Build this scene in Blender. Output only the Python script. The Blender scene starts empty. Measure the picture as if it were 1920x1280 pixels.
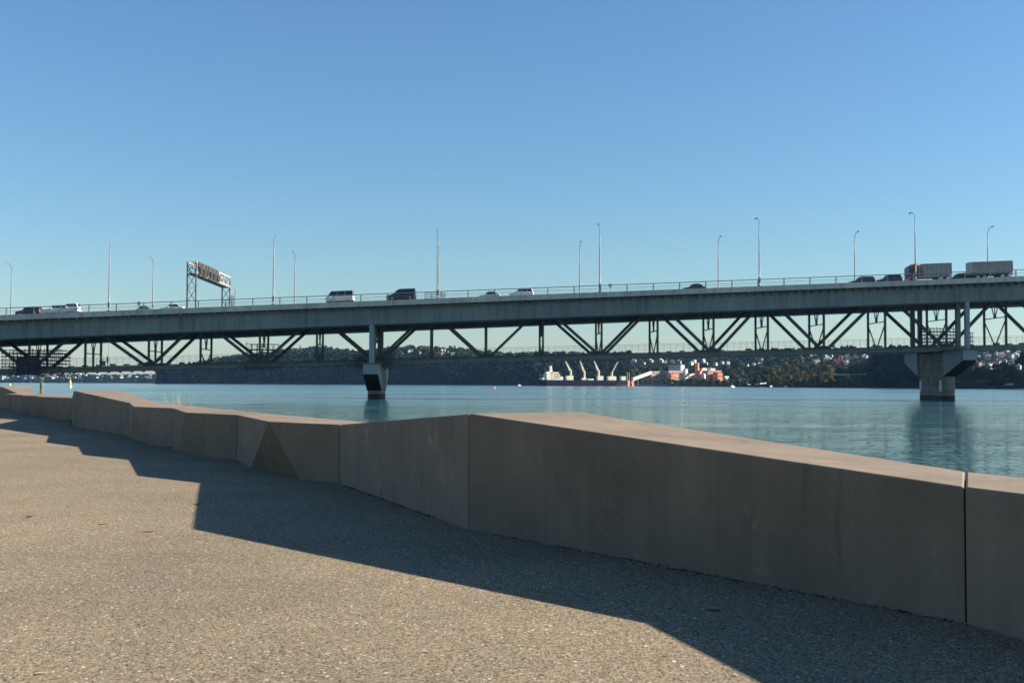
import bpy, bmesh, math, random
import numpy as np
from mathutils import Vector, Matrix, noise as mnoise

random.seed(11)
rng = np.random.default_rng(5)
sc = bpy.context.scene
col = sc.collection
rad = math.radians

# ------------------------------------------------------------------ camera
WAT = -1.8                      # water level (pavement is z = 0)
CAMZ = 0.9
F = 1920 * 40 / 36.0            # focal length in photo pixels
PITCH = math.atan(79.5 / F)
ROLL = 0.0035
fw = Vector((0, math.cos(PITCH), math.sin(PITCH)))
u0 = Vector((0, -math.sin(PITCH), math.cos(PITCH)))
r0 = Vector((1, 0, 0))
up = u0 * math.cos(ROLL) - r0 * math.sin(ROLL)
rt = r0 * math.cos(ROLL) + u0 * math.sin(ROLL)
C0 = Vector((0, 0, CAMZ))

def ray(px, py):
    return fw * F + rt * (px - 960) + up * (640 - py)
def P(px, py, Y):               # point at world distance Y
    d = ray(px, py); return C0 + d * (Y / d.y)
def Zp(px, py, z):              # point at world height z
    d = ray(px, py); return C0 + d * ((z - CAMZ) / d.z)
def G(px, py):
    return Zp(px, py, 0.0)
def zat(px, py, Y):
    return P(px, py, Y).z
def proj(p):
    v = Vector(p) - C0
    return 960 + F * v.dot(rt) / v.dot(fw), 640 - F * v.dot(up) / v.dot(fw)

cd = bpy.data.cameras.new('camera'); cam = bpy.data.objects.new('camera', cd); col.objects.link(cam)
cd.sensor_width = 36; cd.lens = 40; cd.clip_start = 0.05; cd.clip_end = 30000
m = Matrix((( rt.x, up.x, -fw.x, 0), (rt.y, up.y, -fw.y, 0), (rt.z, up.z, -fw.z, CAMZ), (0, 0, 0, 1)))
cam.matrix_world = m
cd.dof.use_dof = True; cd.dof.focus_distance = 7.5; cd.dof.aperture_fstop = 8
sc.camera = cam

# ------------------------------------------------------------------ light
SUN = Vector((2.4, 0.06, 1.0)).normalized()
sl = bpy.data.lights.new('sun', 'SUN'); sl.energy = 5.0; sl.angle = rad(0.5); sl.color = (1.0, 0.93, 0.82)
so = bpy.data.objects.new('sun', sl); col.objects.link(so)
so.rotation_euler = SUN.to_track_quat('Z', 'Y').to_euler(); so.location = (20, 0, 20)
w = bpy.data.worlds.new('World'); sc.world = w; w.use_nodes = True
nt = w.node_tree; bg = nt.nodes['Background']
sky = nt.nodes.new('ShaderNodeTexSky'); sky.sky_type = 'NISHITA'; sky.sun_disc = False
sky.sun_elevation = math.asin(SUN.z); sky.sun_rotation = math.atan2(SUN.x, SUN.y)
sky.air_density = 1.3; sky.dust_density = 0.2; sky.ozone_density = 7.5; sky.altitude = 0
wb = nt.nodes.new('ShaderNodeMix'); wb.data_type = 'RGBA'; wb.blend_type = 'MULTIPLY'; wb.inputs[0].default_value = 1; wb.inputs[7].default_value = (1.02, 1.03, .99, 1)   # white balance
nt.links.new(sky.outputs[0], wb.inputs[6]); nt.links.new(wb.outputs[2], bg.inputs[0]); bg.inputs[1].default_value = 0.05
sc.view_settings.view_transform = 'Standard'; sc.view_settings.look = 'None'
sc.view_settings.exposure = 1.66; sc.view_settings.gamma = 1

# ------------------------------------------------------------------ materials
MATS = {}
def new_mat(name):
    mt = bpy.data.materials.new(name); mt.use_nodes = True
    n = mt.node_tree.nodes; b = n['Principled BSDF']
    return mt, n, mt.node_tree.links, b
def mat(name, c, rough=0.7, var=0.15, scale=3.0, metal=0.0, bump=0.0, bscale=40.0, spec=0.5):
    if name in MATS: return MATS[name]
    mt, n, l, b = new_mat(name)
    b.inputs['Roughness'].default_value = rough; b.inputs['Metallic'].default_value = metal
    b.inputs['Specular IOR Level'].default_value = spec
    tc = n.new('ShaderNodeTexCoord')
    nz = n.new('ShaderNodeTexNoise'); nz.inputs['Scale'].default_value = scale; nz.inputs['Detail'].default_value = 6
    l.new(tc.outputs['Object'], nz.inputs['Vector'])
    r = n.new('ShaderNodeValToRGB')
    r.color_ramp.elements[0].position = 0.3; r.color_ramp.elements[1].position = 0.7
    r.color_ramp.elements[0].color = (*[x * (1 - var) for x in c], 1)
    r.color_ramp.elements[1].color = (*[min(1, x * (1 + var)) for x in c], 1)
    l.new(nz.outputs['Fac'], r.inputs[0]); l.new(r.outputs[0], b.inputs['Base Color'])
    if bump:
        n2 = n.new('ShaderNodeTexNoise'); n2.inputs['Scale'].default_value = bscale; n2.inputs['Detail'].default_value = 5
        l.new(tc.outputs['Object'], n2.inputs['Vector'])
        bp = n.new('ShaderNodeBump'); bp.inputs['Strength'].default_value = bump; bp.inputs['Distance'].default_value = 0.02
        l.new(n2.outputs['Fac'], bp.inputs['Height']); l.new(bp.outputs[0], b.inputs['Normal'])
    MATS[name] = mt
    return mt

def ramp(n, pts, interp='LINEAR'):
    r = n.new('ShaderNodeValToRGB'); r.color_ramp.interpolation = interp
    e = r.color_ramp.elements
    while len(e) < len(pts): e.new(0.5)
    for i, (p, c) in enumerate(pts):
        e[i].position = p; e[i].color = (*c, 1)
    return r

def pavement_material():
    mt, n, l, b = new_mat('asphalt_chip_seal')
    tc = n.new('ShaderNodeTexCoord')
    v = n.new('ShaderNodeTexVoronoi'); v.inputs['Scale'].default_value = 150; l.new(tc.outputs['Object'], v.inputs['Vector'])
    sep = n.new('ShaderNodeSeparateColor'); l.new(v.outputs['Color'], sep.inputs[0])
    r = ramp(n, [(0.0, (.022, .017, .012)), (.11, (.06, .046, .03)), (.22, (.145, .113, .072)), (.55, (.20, .158, .103)), (.85, (.265, .21, .14)), (.985, (.33, .265, .185)), (.992, (.5, .45, .39))])
    l.new(sep.outputs[0], r.inputs[0])
    big = n.new('ShaderNodeTexNoise'); big.inputs['Scale'].default_value = 0.9; big.inputs['Detail'].default_value = 4
    l.new(tc.outputs['Object'], big.inputs['Vector'])
    br = ramp(n, [(.3, (.92, .89, .86)), (.7, (1.16, 1.11, 1.02))]); l.new(big.outputs['Fac'], br.inputs[0])
    # rusty, sandy patches
    pn = n.new('ShaderNodeTexNoise'); pn.inputs['Scale'].default_value = 5; pn.inputs['Detail'].default_value = 3
    l.new(tc.outputs['Object'], pn.inputs['Vector'])
    pr = ramp(n, [(.58, (1, 1, 1)), (.72, (1.07, 1.0, .93))]); l.new(pn.outputs['Fac'], pr.inputs[0])
    m1 = n.new('ShaderNodeMix'); m1.data_type = 'RGBA'; m1.blend_type = 'MULTIPLY'; m1.inputs[0].default_value = 1
    l.new(r.outputs[0], m1.inputs[6]); l.new(br.outputs[0], m1.inputs[7])
    m2 = n.new('ShaderNodeMix'); m2.data_type = 'RGBA'; m2.blend_type = 'MULTIPLY'; m2.inputs[0].default_value = 1
    l.new(m1.outputs[2], m2.inputs[6]); l.new(pr.outputs[0], m2.inputs[7])
    # scattered larger pale stones
    vb = n.new('ShaderNodeTexVoronoi'); vb.inputs['Scale'].default_value = 62; l.new(tc.outputs['Object'], vb.inputs['Vector'])
    sb_ = n.new('ShaderNodeSeparateColor'); l.new(vb.outputs['Color'], sb_.inputs[0])
    g1 = n.new('ShaderNodeMath'); g1.operation = 'GREATER_THAN'; g1.inputs[1].default_value = .975; l.new(sb_.outputs[0], g1.inputs[0])
    g2 = n.new('ShaderNodeMath'); g2.operation = 'LESS_THAN'; g2.inputs[1].default_value = .42; l.new(vb.outputs['Distance'], g2.inputs[0])
    g3 = n.new('ShaderNodeMath'); g3.operation = 'MULTIPLY'; l.new(g1.outputs[0], g3.inputs[0]); l.new(g2.outputs[0], g3.inputs[1])
    ms = n.new('ShaderNodeMix'); ms.data_type = 'RGBA'; l.new(g3.outputs[0], ms.inputs[0]); l.new(m2.outputs[2], ms.inputs[6])
    rs_ = ramp(n, [(0, (.34, .29, .22)), (1, (.6, .56, .5))]); l.new(sb_.outputs[1], rs_.inputs[0]); l.new(rs_.outputs[0], ms.inputs[7])
    # worn and stained areas
    wn = n.new('ShaderNodeTexNoise'); wn.inputs['Scale'].default_value = .35; wn.inputs['Detail'].default_value = 7; wn.inputs['Roughness'].default_value = .6; l.new(tc.outputs['Object'], wn.inputs['Vector'])
    wr_ = ramp(n, [(.36, (.84, .84, .86)), (.5, (1, 1, 1)), (.66, (1.1, 1.09, 1.06))]); l.new(wn.outputs['Fac'], wr_.inputs[0])
    mw = n.new('ShaderNodeMix'); mw.data_type = 'RGBA'; mw.blend_type = 'MULTIPLY'; mw.inputs[0].default_value = 1; l.new(ms.outputs[2], mw.inputs[6]); l.new(wr_.outputs[0], mw.inputs[7])
    l.new(mw.outputs[2], b.inputs['Base Color'])
    rr = ramp(n, [(.985, (.9, .9, .9)), (.992, (.3, .3, .3))]); l.new(sep.outputs[0], rr.inputs[0])
    l.new(rr.outputs[0], b.inputs['Roughness'])
    b.inputs['Specular IOR Level'].default_value = 0.3
    v2 = n.new('ShaderNodeTexVoronoi'); v2.feature = 'DISTANCE_TO_EDGE'; v2.inputs['Scale'].default_value = 150
    l.new(tc.outputs['Object'], v2.inputs['Vector'])
    ad = n.new('ShaderNodeMath'); ad.operation = 'ADD'
    mh = n.new('ShaderNodeMath'); mh.operation = 'MULTIPLY'; mh.inputs[1].default_value = 0.5
    l.new(sep.outputs[1], mh.inputs[0]); l.new(v2.outputs['Distance'], ad.inputs[0]); l.new(mh.outputs[0], ad.inputs[1])
    bp = n.new('ShaderNodeBump'); bp.inputs['Strength'].default_value = 0.7; bp.inputs['Distance'].default_value = 0.004
    l.new(ad.outputs[0], bp.inputs['Height']); l.new(bp.outputs[0], b.inputs['Normal'])
    return mt

def concrete_material(name, c, seed):
    mt, n, l, b = new_mat(name)
    tc = n.new('ShaderNodeTexCoord'); mp = n.new('ShaderNodeMapping'); mp.inputs['Location'].default_value = (seed * 3.1, seed * 1.7, 0)
    l.new(tc.outputs['Object'], mp.inputs[0])
    a = n.new('ShaderNodeTexNoise'); a.inputs['Scale'].default_value = 1.6; a.inputs['Detail'].default_value = 7; a.inputs['Roughness'].default_value = .62
    l.new(mp.outputs[0], a.inputs['Vector'])
    ra = ramp(n, [(.3, tuple(x * .78 for x in c)), (.7, tuple(x * 1.15 for x in c))]); l.new(a.outputs['Fac'], ra.inputs[0])
    # vertical run marks
    ms = n.new('ShaderNodeMapping'); ms.inputs['Scale'].default_value = (14, 14, .5); l.new(mp.outputs[0], ms.inputs[0])
    s = n.new('ShaderNodeTexNoise'); s.inputs['Scale'].default_value = 1.0; s.inputs['Detail'].default_value = 4; l.new(ms.outputs[0], s.inputs['Vector'])
    rs = ramp(n, [(.3, (.90, .89, .88)), (.6, (1.02, 1.02, 1.02)), (.85, (1.08, 1.08, 1.08))]); l.new(s.outputs['Fac'], rs.inputs[0])
    m1 = n.new('ShaderNodeMix'); m1.data_type = 'RGBA'; m1.blend_type = 'MULTIPLY'; m1.inputs[0].default_value = .75
    l.new(ra.outputs[0], m1.inputs[6]); l.new(rs.outputs[0], m1.inputs[7])
    # small pits
    v = n.new('ShaderNodeTexVoronoi'); v.inputs['Scale'].default_value = 90; v.inputs['Randomness'].default_value = 1; l.new(mp.outputs[0], v.inputs['Vector'])
    sp = n.new('ShaderNodeSeparateColor'); l.new(v.outputs['Color'], sp.inputs[0])
    gt = n.new('ShaderNodeMath'); gt.operation = 'GREATER_THAN'; gt.inputs[1].default_value = .985; l.new(sp.outputs[0], gt.inputs[0])
    lt = n.new('ShaderNodeMath'); lt.operation = 'LESS_THAN'; lt.inputs[1].default_value = .25; l.new(v.outputs['Distance'], lt.inputs[0])
    pit = n.new('ShaderNodeMath'); pit.operation = 'MULTIPLY'; l.new(gt.outputs[0], pit.inputs[0]); l.new(lt.outputs[0], pit.inputs[1])
    m2 = n.new('ShaderNodeMix'); m2.data_type = 'RGBA'; l.new(pit.outputs[0], m2.inputs[0]); l.new(m1.outputs[2], m2.inputs[6])
    m2.inputs[7].default_value = (*[x * .35 for x in c], 1)
    # white scuffs
    sn = n.new('ShaderNodeTexNoise'); sn.inputs['Scale'].default_value = 2.3; sn.inputs['Detail'].default_value = 8; sn.inputs['Roughness'].default_value = .75
    mo = n.new('ShaderNodeMapping'); mo.inputs['Location'].default_value = (7.7 + seed, 3.3, 1.1); l.new(tc.outputs['Object'], mo.inputs[0]); l.new(mo.outputs[0], sn.inputs['Vector'])
    rn = ramp(n, [(.58, (0, 0, 0)), (.74, (.75, .75, .75))]); l.new(sn.outputs['Fac'], rn.inputs[0])
    m3 = n.new('ShaderNodeMix'); m3.data_type = 'RGBA'; l.new(rn.outputs[0], m3.inputs[0]); l.new(m2.outputs[2], m3.inputs[6])
    m3.inputs[7].default_value = (*[min(1, x * 1.9) for x in c], 1)
    l.new(m3.outputs[2], b.inputs['Base Color'])
    dm = n.new('ShaderNodeMapping'); dm.inputs['Scale'].default_value = (7, 7, .45); dm.inputs['Location'].default_value = (seed * 2.3, 1.9, .4); l.new(tc.outputs['Object'], dm.inputs[0])
    dnz = n.new('ShaderNodeTexNoise'); dnz.inputs['Scale'].default_value = 1; dnz.inputs['Detail'].default_value = 6; dnz.inputs['Roughness'].default_value = .65; l.new(dm.outputs[0], dnz.inputs['Vector'])
    dr = ramp(n, [(.60, (1, 1, 1)), (.70, (.55, .54, .52))]); l.new(dnz.outputs['Fac'], dr.inputs[0])
    m4 = n.new('ShaderNodeMix'); m4.data_type = 'RGBA'; m4.blend_type = 'MULTIPLY'; m4.inputs[0].default_value = .8; l.new(m3.outputs[2], m4.inputs[6]); l.new(dr.outputs[0], m4.inputs[7])
    l.new(m4.outputs[2], b.inputs['Base Color'])
    b.inputs['Roughness'].default_value = .88; b.inputs['Specular IOR Level'].default_value = .3
    h = n.new('ShaderNodeTexNoise'); h.inputs['Scale'].default_value = 160; h.inputs['Detail'].default_value = 4; l.new(tc.outputs['Object'], h.inputs['Vector'])
    sb = n.new('ShaderNodeMath'); sb.operation = 'SUBTRACT'; l.new(h.outputs['Fac'], sb.inputs[0]); l.new(pit.outputs[0], sb.inputs[1])
    bp = n.new('ShaderNodeBump'); bp.inputs['Strength'].default_value = .35; bp.inputs['Distance'].default_value = .003
    l.new(sb.outputs[0], bp.inputs['Height']); l.new(bp.outputs[0], b.inputs['Normal'])
    return mt

def water_material():
    mt, n, l, b = new_mat('harbour_water')
    b.inputs['Base Color'].default_value = (.010, .07, .072, 1)
    b.inputs['Roughness'].default_value = .2; b.inputs['IOR'].default_value = 1.33
    tc = n.new('ShaderNodeTexCoord')
    def layer(sx, sy, rot, scale, det, k):
        """ripple slopes: two independent noise channels centred on zero"""
        mp = n.new('ShaderNodeMapping'); mp.inputs['Scale'].default_value = (sx, sy, 1); mp.inputs['Rotation'].default_value = (0, 0, rad(rot))
        l.new(tc.outputs['Object'], mp.inputs[0])
        z = n.new('ShaderNodeTexNoise'); z.inputs['Scale'].default_value = scale; z.inputs['Detail'].default_value = det; z.inputs['Roughness'].default_value = .6
        l.new(mp.outputs[0], z.inputs['Vector'])
        s = n.new('ShaderNodeVectorMath'); s.operation = 'SUBTRACT'; s.inputs[1].default_value = (.5, .5, .5); l.new(z.outputs['Color'], s.inputs[0])
        m = n.new('ShaderNodeVectorMath'); m.operation = 'MULTIPLY'; m.inputs[1].default_value = (k * .8, k, 0); l.new(s.outputs[0], m.inputs[0])
        return m, z
    a, _ = layer(1, 1.5, 10, 1.1, 4, .34)
    c, _ = layer(1, 1.6, -16, 4.5, 3, .20)
    _, big = layer(1, 4, 3, .007, 3, 0)
    _, mid = layer(1, 2.5, -5, .05, 2, 0)
    rb = ramp(n, [(.40, (.16, .16, .16)), (.58, (1, 1, 1))]); l.new(big.outputs['Fac'], rb.inputs[0])
    rm = ramp(n, [(.35, (.55, .55, .55)), (.65, (1.25, 1.25, 1.25))]); l.new(mid.outputs['Fac'], rm.inputs[0])
    st = n.new('ShaderNodeMath'); st.operation = 'MULTIPLY'; l.new(rb.outputs[0], st.inputs[0]); l.new(rm.outputs[0], st.inputs[1])
    ad = n.new('ShaderNodeVectorMath'); ad.operation = 'ADD'; l.new(a.outputs[0], ad.inputs[0]); l.new(c.outputs[0], ad.inputs[1])
    sc_ = n.new('ShaderNodeVectorMath'); sc_.operation = 'SCALE'; l.new(ad.outputs[0], sc_.inputs[0]); l.new(st.outputs[0], sc_.inputs['Scale'])
    az = n.new('ShaderNodeVectorMath'); az.operation = 'ADD'; az.inputs[1].default_value = (0, 0, 1); l.new(sc_.outputs[0], az.inputs[0])
    no = n.new('ShaderNodeVectorMath'); no.operation = 'NORMALIZE'; l.new(az.outputs[0], no.inputs[0])
    l.new(no.outputs[0], b.inputs['Normal'])
    # sheltered, shallow water by the shore; breezier, deeper water in the channel
    sx_ = n.new('ShaderNodeSeparateXYZ'); l.new(tc.outputs['Object'], sx_.inputs[0])
    dn = n.new('ShaderNodeMath'); dn.operation = 'MULTIPLY_ADD'; dn.inputs[1].default_value = 120; dn.inputs[2].default_value = -60; l.new(mid.outputs['Fac'], dn.inputs[0])
    dy = n.new('ShaderNodeMath'); dy.operation = 'ADD'; l.new(sx_.outputs[1], dy.inputs[0]); l.new(dn.outputs[0], dy.inputs[1])
    mr = n.new('ShaderNodeMapRange'); mr.inputs['From Min'].default_value = 60; mr.inputs['From Max'].default_value = 190; l.new(dy.outputs[0], mr.inputs['Value'])
    rw = n.new('ShaderNodeMath'); rw.operation = 'MULTIPLY'; l.new(mr.outputs[0], rw.inputs[0]); l.new(rb.outputs[0], rw.inputs[1])
    ro = n.new('ShaderNodeMath'); ro.operation = 'MULTIPLY_ADD'; ro.inputs[1].default_value = .12; ro.inputs[2].default_value = .09; l.new(rw.outputs[0], ro.inputs[0])
    l.new(ro.outputs[0], b.inputs['Roughness'])
    cm = ramp(n, [(0, (.032, .085, .088)), (1, (.006, .05, .085))]); l.new(mr.outputs[0], cm.inputs[0]); l.new(cm.outputs[0], b.inputs['Base Color'])
    return mt

def foliage_material():
    mt, n, l, b = new_mat('foliage')
    at = n.new('ShaderNodeAttribute'); at.attribute_name = 'tint'
    r = ramp(n, [(0, (.0015, .0028, .002)), (.25, (.006, .010, .006)), (.42, (.014, .020, .009)), (.62, (.046, .050, .014)), (.78, (.085, .068, .022)), (.9, (.15, .07, .026)), (1, (.15, .10, .075))])  # darkest stops deepened to hold the shade of the headland banks
    l.new(at.outputs['Fac'], r.inputs[0]); l.new(r.outputs[0], b.inputs['Base Color'])
    b.inputs['Roughness'].default_value = .95; b.inputs['Specular IOR Level'].default_value = 0
    return mt

def streak_material(name, c):
    mt, n, l, b = new_mat(name); tc = n.new('ShaderNodeTexCoord')
    mp = n.new('ShaderNodeMapping'); mp.inputs['Scale'].default_value = (1.1, 1, .09); l.new(tc.outputs['Object'], mp.inputs[0])
    a = n.new('ShaderNodeTexNoise'); a.inputs['Scale'].default_value = 1; a.inputs['Detail'].default_value = 5; a.inputs['Roughness'].default_value = .7; l.new(mp.outputs[0], a.inputs['Vector'])
    r = ramp(n, [(.28, tuple(x * .58 for x in c)), (.5, c), (.66, tuple(x * 1.1 for x in c)), (.78, tuple(x * 1.5 for x in c))]); l.new(a.outputs['Fac'], r.inputs[0])
    g = n.new('ShaderNodeTexNoise'); g.inputs['Scale'].default_value = .12; g.inputs['Detail'].default_value = 4; l.new(tc.outputs['Object'], g.inputs['Vector'])
    rg = ramp(n, [(.35, (.84, .86, .9)), (.65, (1.12, 1.1, 1.04))]); l.new(g.outputs['Fac'], rg.inputs[0])
    m = n.new('ShaderNodeMix'); m.data_type = 'RGBA'; m.blend_type = 'MULTIPLY'; m.inputs[0].default_value = 1; l.new(r.outputs[0], m.inputs[6]); l.new(rg.outputs[0], m.inputs[7])
    l.new(m.outputs[2], b.inputs['Base Color']); b.inputs['Roughness'].default_value = .65
    return mt
def pier_material(c):
    mt, n, l, b = new_mat('pier_concrete'); tc = n.new('ShaderNodeTexCoord')
    sp = n.new('ShaderNodeSeparateXYZ'); l.new(tc.outputs['Object'], sp.inputs[0]); cb = n.new('ShaderNodeCombineXYZ'); l.new(sp.outputs[1], cb.inputs[0]); l.new(sp.outputs[2], cb.inputs[1])
    br = n.new('ShaderNodeTexBrick'); br.offset = 0; br.inputs['Scale'].default_value = 1; br.inputs['Brick Width'].default_value = 3.5; br.inputs['Row Height'].default_value = 1.45; br.inputs['Mortar Size'].default_value = .05
    br.inputs['Color1'].default_value = (*c, 1); br.inputs['Color2'].default_value = (*[x * .88 for x in c], 1); br.inputs['Mortar'].default_value = (*[x * .5 for x in c], 1)
    l.new(cb.outputs[0], br.inputs['Vector'])
    a = n.new('ShaderNodeTexNoise'); a.inputs['Scale'].default_value = .7; a.inputs['Detail'].default_value = 6; l.new(tc.outputs['Object'], a.inputs['Vector'])
    ra = ramp(n, [(.3, (.65, .62, .58)), (.65, (1.1, 1.1, 1.1))]); l.new(a.outputs['Fac'], ra.inputs[0])
    m = n.new('ShaderNodeMix'); m.data_type = 'RGBA'; m.blend_type = 'MULTIPLY'; m.inputs[0].default_value = 1; l.new(br.outputs[0], m.inputs[6]); l.new(ra.outputs[0], m.inputs[7])
    l.new(m.outputs[2], b.inputs['Base Color']); b.inputs['Roughness'].default_value = .9
    return mt
M_pave = pavement_material()
M_conc = [concrete_material('wall_concrete_%d' % i, c, i) for i, c in enumerate([(.205, .153, .106), (.19, .143, .10), (.213, .16, .112)])]
M_facet = concrete_material('facet_concrete', (.13, .098, .06), 5)  # darker, browner concrete for the cut-away facet
M_water = water_material()
M_leaf = foliage_material()
M_steel = streak_material('bridge_grey_paint', (.19, .207, .187))
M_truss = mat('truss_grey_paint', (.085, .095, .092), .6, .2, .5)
M_chord_lit = mat('chord_lit_grey', (.22, .235, .215), .6, .2, .6)  # lighter truss grey, painting in the brighter light on the bottom chord
M_edge = streak_material('edge_beam_paint', (.33, .35, .31))
M_pier = pier_material((.27, .235, .19))
M_tide = mat('tidal_growth', (.035, .03, .025), .8, .4, 1.5)
M_bracket = mat('bracket_paint', (.235, .265, .265), .6, .12, .4)
M_soffit_shade = mat('soffit_shade_olive', (.045, .045, .026), .9, .3, .8, spec=.1)  # olive stain tone, darkened to paint in the unlit bracket underside
M_galv = mat('galvanised_steel', (.17, .16, .15), .55, .12, 2, metal=.2)
M_rail = mat('rail_grey', (.22, .24, .24), .6, .15, 1)
M_road = mat('bridge_asphalt', (.06, .06, .06), .9, .2, 1)
M_white = mat('white_paint', (.68, .67, .65), .45, .05, 2)
M_silver = mat('silver_paint', (.45, .46, .47), .35, .05, 2, metal=.3)
M_dark = mat('dark_car_paint', (.02, .022, .026), .3, .1, 2)
M_navy = mat('blue_car_paint', (.03, .05, .09), .3, .1, 2)
M_red = mat('red_truck_paint', (.22, .018, .02), .35, .1, 2)
M_glass = mat('vehicle_glass', (.012, .014, .017), .12, .1, 2)
M_tyre = mat('tyre_rubber', (.012, .012, .012), .9, .1, 8)
M_alloy = mat('alloy_rim', (.35, .35, .36), .35, .05, 8, metal=.6)
M_tail = mat('tail_lamp_red', (.35, .01, .01), .25, .05, 2)
M_lens = mat('head_lamp_clear', (.7, .7, .68), .2, .05, 2)
M_plast = mat('black_plastic', (.02, .02, .02), .6, .1, 4)
M_tip = mat('tipper_body_grey', (.30, .28, .26), .5, .15, 1.2)
M_net = mat('scaffold_netting', (.045, .047, .055), .9, .35, 1.5)
M_blue = mat('blue_tarpaulin', (.02, .045, .22), .7, .2, 2)
M_orange = mat('hi_vis_orange', (.9, .2, .06), .7, .1, 4)
M_trous = mat('work_trousers', (.05, .06, .08), .9, .1, 4)
M_skin = mat('skin', (.42, .26, .19), .6, .05, 6)
M_hat = mat('hard_hat', (.7, .7, .68), .4, .03, 6)
M_cream = mat('cream_paint', (.58, .48, .34), .6, .08, .3)
M_shipwhite = mat('ship_white', (.60, .54, .42), .5, .06, .2)
M_hull = mat('ship_hull_navy', (.008, .011, .020), .8, .2, .08, spec=.05)
M_boot = mat('hull_red_oxide', (.05, .014, .014), .8, .2, .1, spec=.05)
M_pink = mat('pink_brick', (.47, .24, .16), .85, .12, .15)
M_orangeb = mat('orange_brick', (.55, .20, .10), .8, .12, .2)
M_greyb = mat('grey_cladding', (.44, .46, .47), .7, .08, .2)
M_yellow = mat('yellow_beacon', (.75, .42, .05), .5, .06, 1)
M_bouy = mat('orange_buoy', (.8, .3, .1), .5, .06, 1)
M_blades = mat('dry_green_blades', (.20, .21, .07), .8, .35, 6)
M_flax = mat('yellow_green_flax', (.13, .125, .022), .7, .3, 5)
M_rock = mat('embankment_rock', (.13, .12, .105), .95, .35, 1.2, bump=.6, bscale=3)
M_soil = mat('hill_ground', (.010, .014, .007), .95, .35, .02, spec=0)
M_field = mat('mown_grass', (.13, .19, .03), .9, .15, .05)
M_bark = mat('bark', (.06, .05, .04), .95, .2, 2)
M_joint = mat('joint_sealant', (.03, .028, .026), .9, .2, 10)
M_moss = mat('moss_and_dirt', (.03, .034, .016), .95, .4, 12)
M_leafb = mat('fallen_leaf_tan', (.42, .22, .09), .7, .3, 30)
M_leafd = mat('fallen_leaf_brown', (.30, .20, .13), .8, .3, 30)
M_leafk = mat('fallen_leaf_dark', (.03, .025, .02), .8, .3, 30)
WALLC = {'white': mat('house_white', (.46, .44, .41), .8, .04, .2), 'cream': mat('house_cream', (.42, .35, .26), .8, .05, .2),
         'grey': mat('house_grey', (.36, .37, .38), .8, .06, .2), 'brick': mat('house_brick', (.40, .20, .13), .85, .1, .3)}
ROOFC = {'grey': mat('roof_grey', (.16, .17, .18), .8, .1, .3), 'terracotta': mat('roof_terracotta', (.27, .13, .09), .85, .12, .3),
         'pale': mat('roof_pale', (.48, .47, .45), .7, .06, .3)}
M_win = mat('house_window', (.03, .035, .04), .2, .1, 1)

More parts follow.
